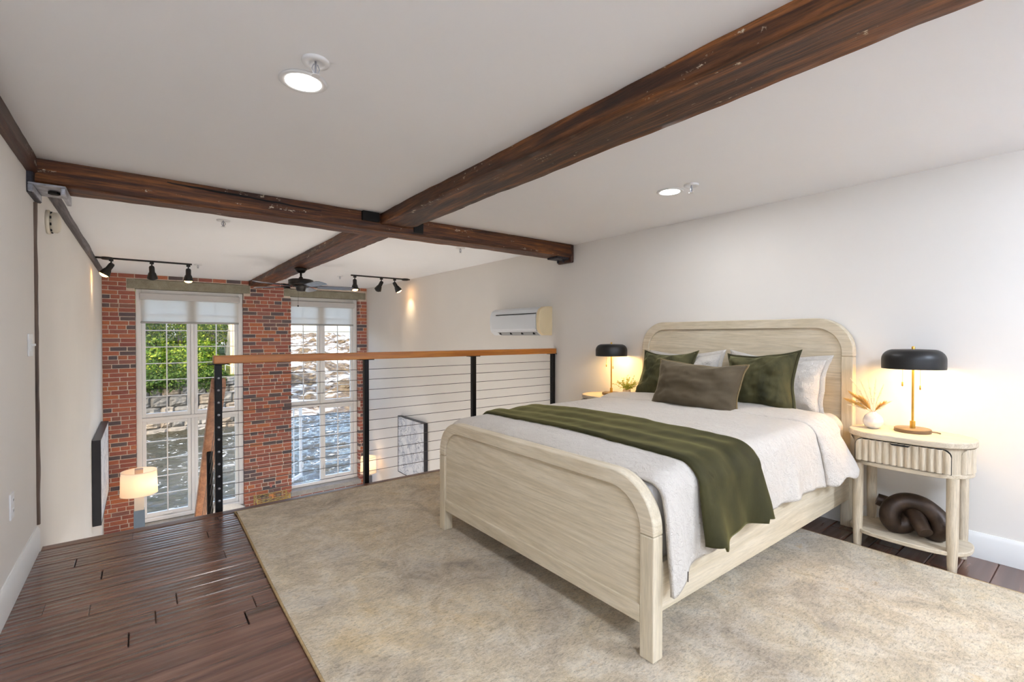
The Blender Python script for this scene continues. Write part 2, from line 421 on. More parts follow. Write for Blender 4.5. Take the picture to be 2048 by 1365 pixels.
# parts are modelled in world coordinates; things that are Empties sit at their base,
# so the inverse of the Empty's place keeps the parts where they were modelled.
def thing(name, label, cat, loc=(0, 0, 0), group=None):
    o = bpy.data.objects.new(name, None); COL.objects.link(o); o.location = loc
    o.empty_display_size = .1
    o['label'] = label; o['category'] = cat
    if group: o['group'] = group
    return o
def tag(o, label, cat, group=None, kind=None):
    o['label'] = label; o['category'] = cat
    if group: o['group'] = group
    if kind: o['kind'] = kind
    return o
def struct(o, label=None, cat=None):
    o['kind'] = 'structure'
    if label: o['label'] = label
    if cat: o['category'] = cat
    return o
def modbevel(o, w=.004, seg=2, ang=35):
    b = o.modifiers.new('bevel', 'BEVEL'); b.width = w; b.segments = seg; b.limit_method = 'ANGLE'; b.angle_limit = radians(ang)
    return o
def arc(cx, cy, r, a0, a1, n):
    return [(cx+r*cos(a0+(a1-a0)*i/n), cy+r*sin(a0+(a1-a0)*i/n)) for i in range(n+1)]
def spline(pts, per=8):
    P = [Vector(p) for p in pts]; out = []
    P = [P[0]*2-P[1]]+P+[P[-1]*2-P[-2]]
    for i in range(1, len(P)-2):
        for k in range(per):
            t = k/per; a, b, c, d = P[i-1], P[i], P[i+1], P[i+2]
            out.append(.5*((2*b)+(c-a)*t+(2*a-5*b+4*c-d)*t*t+(3*b-3*c+d-a)*t**3))
    out.append(P[-2]); return out

# ================================================================== THE ROOM SHELL
T = .2
def wallbox(name, a, b, mat, label, cat):
    return struct(MB().box(a, b).build(name, mat), label, cat)
wallbox('wall_left', (XL-T, YBACK-T, ZLOW), (XL, YB+.3, ZC+T), M['wall'], 'off-white painted wall along the left side of the loft', 'wall')
wallbox('wall_right', (XR, YBACK-T, ZLOW), (XR+T, YB+.3, ZC+T), M['wall'], 'off-white painted wall behind the bed', 'wall')
wallbox('wall_back', (XL, YBACK-T, ZLOW), (XR, YBACK, ZC+T), M['wall'], 'plain painted wall behind the viewer', 'wall')
wallbox('ceiling', (XL, YBACK, ZC), (XR, YB+.3, ZC+T), M['ceil'], 'smooth white ceiling crossed by dark timber beams', 'ceiling')
wallbox('floor_lower', (XL-T, YBACK-T, ZLOW-.1), (XR+T, YB+.3, ZLOW), M['lowfloor'], 'wooden floor of the living room below the loft', 'floor')

# loft floor: dark subfloor slab with separate planks
fl = struct(MB().box((XL, YBACK, -.24), (XR, YE-.075, -.012)).build('floor', M['dark']), 'dark mahogany plank floor of the loft', 'floor')
PW = .1245
row = 0; y = YE-.078
plank_meshes = {}
while y > YBACK:
    x = XL-random.uniform(0, 1.0)
    y0 = max(y-PW, YBACK)
    while x < XR:
        L = random.choice((.45, .6, .75, .9, 1.05, 1.2, 1.35, 1.5))
        a, b = max(x, XL), min(x+L, XR)
        x += L
        if b-a < .03: continue
        key = (round(b-a, 2), round(y-y0, 4))
        if key not in plank_meshes:
            w, d = key[0], key[1]
            mb = MB(); g = .0009; n = 8
            # hand-scraped face: bevelled sides, slightly cupped top
            prof = [(g, -.012), (g, -.0045), (.0055, 0), (d*.22, -.0007), (d*.36, .0003), (d*.5, -.0006), (d*.66, .0004), (d*.82, -.0006), (d-.0055, 0), (d-g, -.0045), (d-g, -.012)]
            vs = []
            for i, xx in enumerate((g, .0035, w-.0035, w-g)):
                for j, (yy, zz) in enumerate(prof):
                    vs.append((xx, yy, zz-(.003 if i in (0, 3) and zz > -.01 else 0)))
            m = len(prof); fs = []
            for i in range(3):
                for j in range(m-1): fs.append((i*m+j, (i+1)*m+j, (i+1)*m+j+1, i*m+j+1))
            fs += [tuple(range(m)), tuple(3*m+j for j in range(m))[::-1]]
            mb.add(vs, fs); me = mb.mesh('plank'); me.materials.append(M['plank']); plank_meshes[key] = me
        o = bpy.data.objects.new('plank', plank_meshes[key]); COL.objects.link(o); o.parent = fl
        o.location = (a, y0, random.uniform(-.0006, .0006))
    y -= PW; row += 1

def nosing():
    pr = [(YE-.076, -.03), (YE-.076, .001), (YE-.02, .003)]+arc(YE-.013, -.010, .013, pi/2, -pi/2, 6)+[(YE-.03, -.03)]
    return MB().prism(pr, XL+.02, XR, 'X').build('trim_1', M['nosing'], auto=40)
struct(nosing(), 'rounded dark wood nosing along the edge of the loft floor', 'trim')
struct(MB().box((XL, YE-.03, -.26), (XR, YE-.012, -.031)).build('trim_2', M['trim']), 'white fascia board under the edge of the loft floor', 'trim')

def baseboard(name, xw, sgn, y0, y1, label):
    t = .016
    pr = [(xw, .0), (xw+sgn*t, .0), (xw+sgn*t, .118), (xw+sgn*.010, .130), (xw+sgn*.006, .140), (xw, .140)]
    o = MB().prism([(a, b) for a, b in pr], y0, y1, 'Y').build(name, M['trim'], auto=30)
    struct(o, label, 'baseboard')
baseboard('baseboard_right', XR, -1, YBACK, YE-.01, 'white baseboard along the wall behind the bed')
baseboard('baseboard_left', XL, 1, YBACK, YE-.055, 'white baseboard along the left wall of the loft')

# ------------------------------------------------------------------ brick wall with two windows
W1 = (-.085, 1.40, -1.74, 1.962); W2 = (2.18, 3.455, -1.64, 1.955)
wf = MB()
yf, ymid, yb_ = YB+.007, YB+.10, YB+.27
XLs, XRs = XL, XR
e = .007
wf.box((XLs, yf, ZLOW), (W1[0]-e, yb_, ZC)); wf.box((W1[1]+e, yf, ZLOW), (2.04, yb_, ZC))
wf.box((2.04, yf, ZLOW), (W2[0]-e, ymid-.002, ZC)); wf.box((W2[1]+e, yf, ZLOW), (XRs, yb_, ZC))
wf.box((W1[0]-e, yf, ZLOW), (W1[1]+e, yb_, -1.882)); wf.box((2.04, yf, ZLOW), (W2[1]+e, yb_, -1.782))
wf.box((W1[0]-e, yf, 2.12), (W1[1]+e, yb_, ZC)); wf.box((2.04, yf, 2.10), (W2[1]+e, yb_, ZC))
wall_far = struct(wf.build('wall_far', M['mortar']), 'old red brick wall around the two tall windows', 'wall')
LINT = [(-.19, 1.507, 1.962, 2.118), (2.065, 3.60, 1.955, 2.098)]
for (a, b, c, d) in LINT:
    modbevel(MB().box((a, YB-.004, c+.004), (b, YB+.26, d-.006)).build('lintel', M['lintel'], wall_far), .006)
for (a, b, dz) in ((W1[0]-.01, W1[1]+.01, -.1), (W2[0]-.02, W2[1]+.02, 0)):
    pr = [(p_, q_+dz) for p_, q_ in [(YB-.035, -1.775), (YB-.035, -1.70), (YB-.02, -1.685), (YB+.09, -1.66), (YB+.20, -1.655), (YB+.20, -1.775)]]
    MB().prism(pr, a, b, 'X').build('window_sill', M['sill'], wall_far, auto=30)
BH = .0672; bricks = []
r = 0; zt = ZC-.002
while zt-BH > ZLOW-.02:
    z0, z1 = zt-BH+.0115, zt
    segs = [(XL+.002, XR-.002)]
    def cut(segs, a, b):
        out = []
        for s0, s1 in segs:
            if b <= s0 or a >= s1: out.append((s0, s1)); continue
            if a > s0: out.append((s0, a))
            if b < s1: out.append((b, s1))
        return out
    zmid = (z0+z1)/2
    for (a, b, c, d) in (W1, W2):
        if c-.142 < zmid < d: segs = cut(segs, a, b)
    for (a, b, c, d) in LINT:
        if c-.02 < zmid < d+.01: segs = cut(segs, a-.008, b+.008)
    header = (r % 7 == 5)
    for s0, s1 in segs:
        x = XL-(.105 if r % 2 else .0)-random.uniform(0, .03)
        x = s0-((s0-x) % .21) if not header else s0-random.uniform(0, .06)
        while x < s1:
            L = (.100 if header else .2)+random.uniform(-.012, .012)
            if random.random() < .08 and not header: L = .1
            a, b = max(x, s0), min(x+L, s1)
            if s1-(x+L) < .035 and b < s1: b = s1; x = s1
            x += L+.012
            if b-a > .022: bricks.append((a, b, z0+random.uniform(-.0012, .0012), z1+random.uniform(-.0012, .0012)))
    zt -= BH; r += 1
vis = [b for b in bricks if b[2] > -1.95]
def bsize(b):
    d = YB*.789+(b[0]+b[1])/2*.614
    off = 0 if b[0] < 2.2 and b[2] > -1.85 else 5
    return off-(b[1]-b[0])/d*.6
vis.sort(key=bsize)
single = set(id(b) for b in vis[:296])
bm_cache = {}
rest = MB()
for b in bricks:
    w, h = b[1]-b[0], b[3]-b[2]
    jy = random.uniform(-.003, .002)
    if id(b) in single:
        key = (round(w, 2), round(h, 3))
        if key not in bm_cache:
            me = MB().box((-w/2, 0, 0), (w/2, .1, h), .004).mesh('brick'); me.materials.append(M['brick']); bm_cache[key] = me
        o = bpy.data.objects.new('brick', bm_cache[key]); COL.objects.link(o); o.parent = wall_far
        o.location = ((b[0]+b[1])/2, YB+jy, b[2]); o.scale = (w/(key[0] or w) if False else 1, 1, 1)
    else:
        rest.box((b[0], YB+jy, b[2]), (b[1], YB+.1, b[3]), .004)
ro = rest.build('brick_courses', M['brick'], wall_far, fix=False); ro['kind'] = 'stuff'

# ------------------------------------------------------------------ windows
pane_me = {}
def make_window(name, label, x0, x1, zb, zt, yw, open_sash=False):
    w = struct(thing(name, label, 'window', (x0, yw, zb))); fr = M['winframe']
    cw = .072
    MB().box((x0, yw-.03, zb), (x0+cw, yw+.07, zt), .004).build('jamb', fr, w)
    MB().box((x1-cw, yw-.03, zb), (x1, yw+.07, zt), .004).build('jamb', fr, w)
    MB().box((x0+cw, yw-.03, zt-.065), (x1-cw, yw+.07, zt), .004).build('head_frame', fr, w)
    MB().box((x0+cw, yw-.055, zb), (x1-cw, yw+.07, zb+.055), .006).build('bottom_frame', fr, w)
    a, b = x0+cw, x1-cw; xm = (a+b)/2; zm = -.125
    MB().box((a, yw-.012, zm-.028), (b, yw+.06, zm+.028), .004).build('transom_bar', fr, w)
    MB().box((xm-.022, yw-.012, zb+.055), (xm+.022, yw+.06, zm-.028), .004).build('mullion', fr, w)
    MB().box((xm-.022, yw-.012, zm+.028), (xm+.022, yw+.06, zt-.065), .004).build('mullion', fr, w)
    for (sa, sb, sz0, sz1, rows, side) in ((a, xm-.022, zm+.028, zt-.065, 7, 'L'), (xm+.022, b, zm+.028, zt-.065, 7, 'R'),
                                     (a, xm-.022, zb+.055, zm-.028, 5, 'L'), (xm+.022, b, zb+.055, zm-.028, 5, 'R')):
        sw = .052; W_, H_ = sb-sa, sz1-sz0
        m = MB(); g = .002
        m.box((g, .0, g), (sw, .045, H_-g), .004).box((W_-sw, 0, g), (W_-g, .045, H_-g), .004)
        m.box((sw, 0, g), (W_-sw, .045, sw+.015), .004).box((sw, 0, H_-sw), (W_-sw, .045, H_-g), .004)
        me = m.mesh('sash'); me.materials.append(fr)
        s = bpy.data.objects.new('sash', me); COL.objects.link(s); s.parent = w; s.matrix_parent_inverse = Matrix.Translation(-Vector(w.location))
        s.location = (sa, yw+.005, sz0)
        if open_sash and side == 'L' and rows == 5: s.rotation_euler = (0, 0, radians(50))
        gx0, gx1, gz0, gz1 = sw, W_-sw, sw+.015, H_-sw
        mbar = MB().box(((gx0+gx1)/2-.008, .014, gz0), ((gx0+gx1)/2+.008, .032, gz1))
        o = mbar.build('muntin', fr); o.parent = s
        rh = (gz1-gz0)/rows
        hb = MB().box((gx0, .016, -.007), (gx1, .030, .007)).mesh('muntin'); hb.materials.append(fr)
        pw = (gx1-gx0)/2
        pm = MB().box((.003, .0225, .003), (pw-.003, .0235, rh-.003)).mesh('pane'); pm.materials.append(M['glass'])
        pq = MB().add([(0, .023, 0), (pw, .023, 0), (pw, .023, rh), (0, .023, rh)], [(0, 1, 2, 3)]).mesh('pane'); pq.materials.append(M['glass'])
        for k in range(rows):
            if k:
                q = bpy.data.objects.new('muntin', hb); COL.objects.link(q); q.parent = s; q.location = (0, 0, gz0+k*rh)
            for c in (0, 1):
                q = bpy.data.objects.new('pane', pq); COL.objects.link(q); q.parent = s; q.location = (gx0+c*pw, 0, gz0+k*rh)
        hx = W_-.022 if side == 'L' else .022
        h = MB().box((hx-.009, -.012, .17), (hx+.009, 0, .26), .003).box((hx-.006, -.03, .19), (hx+.006, -.012, .29), .003)
        o = h.build('latch_handle', fr); o.parent = s
        cx = (gx0+gx1)/2
        h = MB().box((cx-.06, -.018, .012), (cx+.06, .0, .036), .004).box((cx-.05, -.032, .02), (cx+.035, -.018, .030), .003)
        o = h.build('crank_handle', fr); o.parent = s
    return w
YW = YB+.085
make_window('window_1', 'tall white casement window nearer the left wall, all sashes shut', W1[0], W1[1], -1.76, W1[3], YW)
make_window('window_2', 'tall white casement window nearer the right wall, lower left sash open', 2.06, W2[1], -1.66, W2[3], YW+.05, True)

def roller(x0, x1, zt, zb, yw, label):
    t = thing('roller_shade', label, 'window shade', (x0, yw, zb), 'roller shades')
    modbevel(MB().box((x0, yw-.075, zt-.105), (x1, yw-.005, zt)).build('cassette', plainshade, t), .012)
    MB().box((x0+.015, yw-.032, zb+.025), (x1-.015, yw-.029, zt-.09)).build('shade_fabric', M['shade'], t)
    MB().box((x0+.012, yw-.038, zb), (x1-.012, yw-.023, zb+.034), .005).build('bottom_bar', plain('shade_hem', (176, 176, 172), .6), t)
plainshade = plain('shade_cassette', (206, 203, 200), .6, nscale=4, namt=.02)
roller(W1[0]+.05, W1[1]-.05, 1.905, 1.42, YW, 'white roller shade half lowered on the window nearer the left wall')
roller(2.185, W2[1]-.06, 1.885, 1.42, YW+.05, 'white roller shade half lowered on the window behind the ceiling fan')

# ------------------------------------------------------------------ old timber
def timber(name, p0, p1, w, h, mat, seed, amp=.010, seg=70, cap=True):
    """rough hewn stick: p0,p1 are the centre of the top face ends"""
    p0, p1 = Vector(p0), Vector(p1); d = (p1-p0); L = d.length; d.normalize()
    up = Vector((0, 0, 1)); sd = d.cross(up).normalized(); up = sd.cross(d)
    base = []
    c = .010
    for (a, b) in ((-.5, 0), (-.5, -.35), (-.5, -.7)): base.append((a*w, b*h))
    base += [(-.5*w, -h+c), (-.5*w+c, -h)]
    for k in range(1, 6): base.append((-.5*w+c+(w-2*c)*k/6, -h))
    base += [(.5*w-c, -h), (.5*w, -h+c), (.5*w, -.7*h), (.5*w, -.35*h), (.5*w, 0)]
    n = len(base); vs = []; fs = []
    for i in range(seg+1):
        t = i/seg*L
        for j, (a, b) in enumerate(base):
            nv = noise.noise_vector(Vector((t*1.6+seed, a*6, b*6+seed*.3)))*amp+noise.noise_vector(Vector((t*9+seed, a*20, b*20)))*amp*.45
            if b == 0: nv.z = 0
            vs.append(p0+d*t+sd*(a+nv.x)+up*(b+nv.z*.8))
    for i in range(seg):
        for j in range(n-1): fs.append((i*n+j, (i+1)*n+j, (i+1)*n+j+1, i*n+j+1))
        fs.append((i*n+n-1, (i+1)*n+n-1, (i+1)*n, i*n))
    fs += [tuple(range(n)), tuple(seg*n+j for j in range(n))[::-1]]
    return MB().add(vs, fs).build(name, mat, auto=45)
lb = timber('timber_beam', (1.625, YBACK, ZC-.001), (1.625, 3.64, ZC-.001), .275, .085, M['beam'], 3.1, seg=160)
tag(lb, 'long dark timber beam running overhead above the foot of the bed', 'beam', 'old ceiling beams')
fb = timber('timber_beam', (1.615, 3.79, ZC-.001), (1.625, YB+.02, ZC-.001), .28, .085, M['beam'], 9.4, seg=140)
tag(fb, 'dark timber beam above the ceiling fan, ending at the brick wall', 'beam', 'old ceiling beams')
cb = timber('timber_beam', (XL+.0, 3.745, ZC-.001), (XR-.035, 3.69, ZC-.001), .22, .135, M['beamx'], 5.7, seg=160)
tag(cb, 'dark timber cross beam spanning wall to wall above the cable railing', 'beam', 'old ceiling beams')
# check crack in the cross beam and dark notch where the beams meet
MB().box((1.34, 3.585, 2.115), (1.475, 3.64, 2.188), .004).build('joint_patch', M['dark'], cb)
MB().box((1.775, 3.59, 2.075), (1.86, 3.64, 2.165), .004).build('joint_patch', M['dark'], cb)
cr = []
for i in range(31):
    x = .05+i*.033; z = 2.172-(i/30)*.035+random.uniform(-.002, .002); cr.append((x, 3.626-x*.0135, z, .002+.004*sin(pi*i/30)))
vs = []; fs = []
for x, y_, z, h in cr: vs += [(x, y_-.001, z-h), (x, y_-.001, z+h), (x, y_+.012, z)]
for i in range(30):
    a = i*3; fs += [(a, a+1, a+4, a+3), (a+1, a+2, a+5, a+4), (a+2, a, a+3, a+5)]
MB().add(vs, fs).build('crack', M['dark'], cb)
wp = timber('wall_plate', (XL+.012, YBACK, ZC-.001), (XL+.012, 3.63, ZC-.001), .05, .088, M['beamd'], 1.4, .007, 80)
tag(wp, 'rough dark timber strip along the top of the left wall, nearer part', 'beam')
wp2 = timber('wall_plate', (XL+.012, 3.87, ZC-.001), (XL+.012, YB, ZC-.001), .05, .062, M['beamg'], 6.4, .006, 80)
tag(wp2, 'grey weathered timber strip along the top of the left wall toward the brick', 'beam')
# timber post showing as a narrow strip in the left wall
vs = []
for i in range(41):
    z = .14+i*(1.98-.14)/40
    for (x, y_) in ((XL-.01, 3.79), (XL+.012, 3.79), (XL+.014, 3.81), (XL+.011, 3.828), (XL-.01, 3.828)):
        nv = noise.noise_vector(Vector((z*7, y_*30, x*30)))*.006; vs.append((x+nv.x*.6, y_+nv.y, z))
fs = [(i*5+j, i*5+j+1, i*5+j+6, i*5+j+5) for i in range(40) for j in range(4)]
tp = MB().add(vs, fs).build('timber_post', M['beamz'], auto=45)
tag(tp, 'narrow weathered timber post strip set in the left wall', 'post')

# steel beam seat at the left end of the cross beam
bs = thing('beam_bracket', 'grey steel beam seat bolted under the left end of the cross beam', 'bracket', (XL+.1, 3.72, 1.96))
bx0, bx1, by0, by1, bz = XL+.005, XL+.155, 3.58, 3.86, 2.045
MB().box((bx0, by0, bz-.012), (bx1, by1, bz), .003).build('seat_plate', M['steel'], bs)
for fx in (bx0, bx1-.022): MB().box((fx, by0-.004, bz-.052), (fx+.022, by1, bz-.012), .004).build('flange', M['steel'], bs)
m = MB().lathe([(0, 0), (.026, 0), (.026, -.014), (0, -.014)], ((bx0+bx1)/2+.015, 3.71, bz-.012), 6)
m.build('bolt_head', M['dark'], bs)
MB().box((XL-.01, 3.585, 1.99), (XL+.026, 3.87, 2.185), .006).build('end_plate', M['ironblue'], bs)
# iron plate under the right end
bs2 = thing('beam_bracket', 'dark iron plate under the right end of the cross beam', 'bracket', (XR-.1, 3.67, 2.02))
MB().box((XR-.22, 3.60, 2.03), (XR-.045, 3.76, 2.055), .004).build('seat_plate', M['ironblue'], bs2)
m = MB().box((XR-.045, 3.575, 2.0), (XR-.004, 3.79, 2.188), .008).build('end_plate', M['beamd'], bs2)
for yy in (3.64, 3.72): MB().lathe([(0, 0), (.012, 0), (.012, -.03), (0, -.03)], (XR-.1, yy, 2.03), 6).build('bolt', M['ironblue'], bs2)

# ================================================================== LIGHTS IN THE CEILING
M['led'] = emit('led_disc', (255, 252, 246), 9.0)
def recessed(x, y_, label, power):
    t = thing('recessed_light', label, 'ceiling light', (x, y_, ZC), 'recessed ceiling lights')
    MB().lathe([(.062, -.001), (.085, -.001), (.086, -.004), (.078, -.009), (.064, -.007), (.062, -.001)], (x, y_, ZC), 40, cap=False).build('trim_ring', M['plastic'], t, smooth=True)
    MB().lathe([(0, -.0065), (.066, -.0065), (.066, -.003), (0, -.003)], (x, y_, ZC), 40).build('diffuser', M['led'], t)
    l = add_light('downlight', 'AREA', (x, y_, ZC-.012), power, (.97, .985, 1), shape='DISK', size=.13)
    return t
recessed(.489, 1.919, 'lit round recessed light in the ceiling left of the long beam', 3)
recessed(2.792, 1.864, 'lit round recessed light in the ceiling above the bed', 3)
M['opal'] = emit('fill_lamp_glow', (219, 234, 255), 38.0)  # unseen fill lamps added behind the viewer to brighten the loft
for (x, lab_) in ((.45, 'added round fill lamp behind the viewer, left of the long beam'), (2.75, 'added round fill lamp behind the viewer, right of the long beam')):
    t = thing('fill_lamp', lab_, 'ceiling light', (x, -1.15, ZC), 'added fill lamps')
    MB().lathe([(0, 0), (.31, 0), (.31, -.02), (.29, -.03), (0, -.03)], (x, -1.15, ZC), 40).build('ceiling_plate', M['plastic'], t, auto=40)
    MB().lathe([(.29, -.03), (.285, -.06), (.25, -.10), (.17, -.13), (.08, -.142), (0, -.145)], (x, -1.15, ZC), 40, cap=False).build('fill_dome', M['opal'], t, smooth=True)

def sprinkler(x, y_, label, s=1.0):
    t = thing('fire_sprinkler', label, 'sprinkler', (x, y_, ZC), 'ceiling fire sprinklers')
    MB().lathe([(.0, -.001), (.020*s, -.001), (.026*s, -.010), (.044*s, -.0105), (.046*s, -.006), (.046*s, 0)], (x, y_, ZC), 28, cap=False).build('escutcheon', M['plastic'], t, smooth=True)
    m = MB().tube([(x, y_, ZC-.002), (x, y_, ZC-.05*s)], .004*s, 8)
    for sg in (-1, 1): m.tube([(x+sg*.006, y_, ZC-.012), (x+sg*.013*s, y_, ZC-.028*s), (x+sg*.004, y_, ZC-.048*s)], .0022*s, 6)
    m.build('frame_arms', M['steel'], t)
    MB().lathe([(0, -.05*s), (.015*s, -.05*s), (.015*s, -.053*s), (0, -.053*s)], (x, y_, ZC), 14).build('deflector', M['plastic'], t)
sprinkler(.488, 1.753, 'white fire sprinkler beside the recessed light left of the long beam')
sprinkler(2.781, 1.70, 'white fire sprinkler beside the recessed light above the bed')
sprinkler(.54, 4.622, 'small fire sprinkler just beyond the cross beam on the left', 1.1)
sprinkler(2.765, 4.474, 'small fire sprinkler just beyond the cross beam on the right', 1.1)
sprinkler(.60, 7.72, 'tiny fire sprinkler past the end of the left track light')
sprinkler(2.52, 7.75, 'tiny fire sprinkler near the free end of the right track light')

for k, x in enumerate((.45, 1.6, 2.8)):  # out-of-view fill lights, added to lift the double-height end of the room
    t = thing('under_loft_fill', 'added unseen fill light under the loft floor, '+('left', 'middle', 'right')[k]+' one', 'ceiling light', (x, 3.25, -.24), 'added fill lights under the loft')
    MB().lathe([(.075, -.241), (.098, -.241), (.098, -.246), (.09, -.25), (.077, -.248), (.075, -.241)], (x, 3.25, 0), 36, cap=False).build('trim_ring', M['plastic'], t, smooth=True)
    MB().lathe([(0, -.247), (.078, -.247), (.078, -.242), (0, -.242)], (x, 3.25, 0), 36).build('diffuser', M['led'], t)
    add_light('under_loft_fill_light', 'AREA', (x, 3.25, -.255), 42, (.97, .985, 1), shape='DISK', size=.15)
M['bulb'] = emit('warm_bulb', (255, 190, 110), 14.0)
M['bulboff'] = plain('unlit_reflector', (60, 56, 52), .3, .5)
def track(name_label, x0, x1, y_, feed, heads):
    t = thing('track_light', name_label, 'track light', ((x0+x1)/2, y_, ZC), 'ceiling track lights')
    MB().box((x0, y_-.017, ZC-.02), (x1, y_+.017, ZC), .002).build('track_rail', M['blackmatte'], t)
    MB().lathe([(0, -.03), (.045, -.03), (.058, -.022), (.06, 0), (0, 0)], (feed, y_, ZC), 28).build('feed_canopy', M['blackmatte'], t, smooth=True)
    for (hx, aim, lit) in heads:
        top = Vector((hx, y_, ZC-.02)); j = top+Vector((0, 0, -.075))
        a = Vector(aim).normalized()
        m = MB().box((hx-.022, y_-.016, ZC-.045), (hx+.022, y_+.016, ZC-.02), .003).tube([top, j], .008, 10)
        hd = m.build('stem', M['blackmatte'], t)
        R = Vector((0, 0, -1)).rotation_difference(a).to_matrix().to_4x4(); R.translation = j-a*.03
        mm = MB().lathe([(0, .0), (.022, -.004), (.030, -.02), (.031, -.085), (.040, -.10), (.056, -.155), (.058, -.17), (.052, -.17), (.03, -.11), (0, -.108)], n=24)
        me = mm.mesh('lamp_head', True); me.transform(R); me.materials.append(M['blackmatte'])
        link('lamp_head', me, t)
        mm = MB().lathe([(0, -.105), (.032, -.115), (.050, -.166), (.034, -.186), (0, -.196)], n=20)
        me = mm.mesh('bulb', True); me.transform(R); me.materials.append(M['bulb'] if lit else M['bulboff'])
        link('bulb', me, t)
        if lit:
            p = j+a*.16
            add_light('track_spot', 'SPOT', p, lit, (1, .80, .52) if lit < 20 else (.97, .98, 1), rot=(-a).to_track_quat('Z', 'Y').to_euler(), spot_size=radians(75), spot_blend=1.0, shadow_soft_size=.03)
track('black track light with three heads on the ceiling by the left wall', -.47, .53, 7.68, -.34,
      [(-.30, (-.50, .0, -.87), 4), (.10, (.05, .45, -.9), 0), (.49, (.0, .1, -1), 95)])
track('black track light with three heads on the ceiling by the right wall', 2.60, 3.60, 7.47, 3.52,
      [(2.66, (.0, -.05, -1), 95), (3.10, (-.35, .35, -.9), 0), (3.33, (.55, .0, -.84), 9)])

# ------------------------------------------------------------------ ceiling fan
FX, FY = 1.640, 6.60
zb = ZC-.085
fan = thing('ceiling_fan', 'dark bladed ceiling fan hanging from the timber beam', 'fan', (FX, FY, zb))
MB().lathe([(0, .0), (.078, 0), (.080, -.012), (.062, -.03), (.05, -.05), (.03, -.062), (0, -.062)], (FX, FY, zb), 32).build('canopy', M['fanbody'], fan, smooth=True)
MB().tube([(FX, FY, zb-.05), (FX, FY, 1.965)], .013, 14).lathe([(.0, 0), (.024, 0), (.026, -.02), (.02, -.03), (0, -.03)], (FX, FY, 1.99), 16).build('downrod', M['fanbody'], fan, smooth=True)
MB().lathe([(0, 1.962), (.12, 1.962), (.148, 1.952), (.153, 1.94), (.152, 1.898), (.135, 1.885), (0, 1.882)], (FX, FY, 0), 40).build('motor_housing', M['fanbody'], fan, auto=50)
MB().lathe([(0, 1.884), (.10, 1.882), (.075, 1.862), (.062, 1.855), (.058, 1.825), (.05, 1.808), (0, 1.804)], (FX, FY, 0), 32).build('switch_housing', M['fanbody'], fan, smooth=True)
for k in range(5):
    an = radians(350+72*k)
    R = Matrix.Translation((FX, FY, 1.866)) @ Matrix.Rotation(an, 4, 'Z') @ Matrix.Rotation(radians(-12), 4, 'X')
    out = [(.20, -.05), (.30, -.062), (.60, -.068), (.645, -.055), (.662, -.02), (.662, .02), (.645, .055), (.60, .068), (.30, .062), (.20, .05)]
    me = MB().prism(out, -.003, .003, 'Z').mesh('blade'); me.transform(R); me.materials.append(M['fanblade']); bl = link('blade', me, fan)
    m = MB().prism([(.07, -.018), (.15, -.014), (.20, -.045), (.25, -.04), (.27, 0), (.25, .04), (.20, .045), (.15, .014), (.07, .018)], .003, .011, 'Z')
    me = m.mesh('blade_iron'); me.transform(R); me.materials.append(M['fanbody']); link('blade_iron', me, fan)
MB().tube([(FX-.035, FY, 1.81), (FX-.036, FY, 1.625)], .0016, 6).build('pull_chain', M['fanbody'], fan)
MB().lathe([(0, .012), (.008, .008), (.011, 0), (.008, -.008), (0, -.012)], (FX-.036, FY, 1.612), 12).build('chain_knob', M['fanbody'], fan, smooth=True)

# ================================================================== RAILING
YRL = 3.87
cr_ = thing('cable_railing', 'steel cable railing with orange wooden handrail along the loft edge', 'railing', (1.9, YRL, 0))
modbevel(MB().box((.385, YRL-.045, 1.027), (XR-.02, YRL+.045, 1.083)).build('handrail', M['rail'], cr_), .006)
zpost = -.20
ZS = [1.027-(1.027+.0)/12*(k+1) for k in range(11)]
for (px, wd) in ((.414, .044), (1.468, .038), (2.538, .040), (3.585, .040)):
    p = MB().box((px-wd/2, YRL-.022, zpost), (px+wd/2, YRL+.022, 1.02), .003).build('post', M['black'], cr_)
    modbevel(MB().box((px-.062, YRL-.03, 1.02), (px+.062, YRL+.03, 1.0275)).build('mounting_plate', M['black'], cr_), .001)
    if px < .5:
        for z in ZS:
            b = MB().lathe([(0, 0), (.008, .001), (.009, .004), (.006, .009), (0, .010)], n=12)
            me = b.mesh('cable_bolt', True); me.transform(Matrix.Translation((px, YRL-.021, z-.014)) @ Matrix.Rotation(radians(90), 4, 'X'))
            me.materials.append(M['steel']); o = bpy.data.objects.new('cable_bolt', me); COL.objects.link(o); o.parent = p
for z in ZS:
    MB().tube([(.39, YRL, z), (3.60, YRL, z)], .0024, 6).build('cable', M['cable'], cr_)

# stairs down beside the left wall, with their own railing
SX0, SX1 = XL+.01, .37
NR, rise, run = 12, 2.55/13, .206
st = thing('staircase', 'wooden staircase going down beside the left wall', 'stairs', (0, 5, ZLOW))
for k in range(NR):
    z = -rise*(k+1); y0 = YE+.0+run*k
    MB().box((SX0, y0-.0, z-.035), (SX1, y0+run+.025, z), .005).build('tread', M['nosing'], st)
for x in (SX0+.012, SX1-.012):
    sl = [(YE+.0, -.045), (YE+.0, -.34), (YE+run*NR+.1, -rise*NR-.34+.0), (YE+run*NR+.1, -rise*NR-.05)]
    MB().prism([(a, max(b, ZLOW)) for a, b in sl], x-.012, x+.012, 'X').build('stringer', M['trim'], st)
sr = thing('stair_railing', 'wooden stair handrail with black posts and cables going down behind the corner post', 'railing', (.41, 5.0, 0))
sl = -.955
ya, za = 3.90, .925
def hz(y_): return za+(y_-ya)*sl
y1 = 6.35
hr = [(ya, hz(ya)-.075), (y1, hz(y1)-.075), (y1, hz(y1)), (ya, hz(ya))]
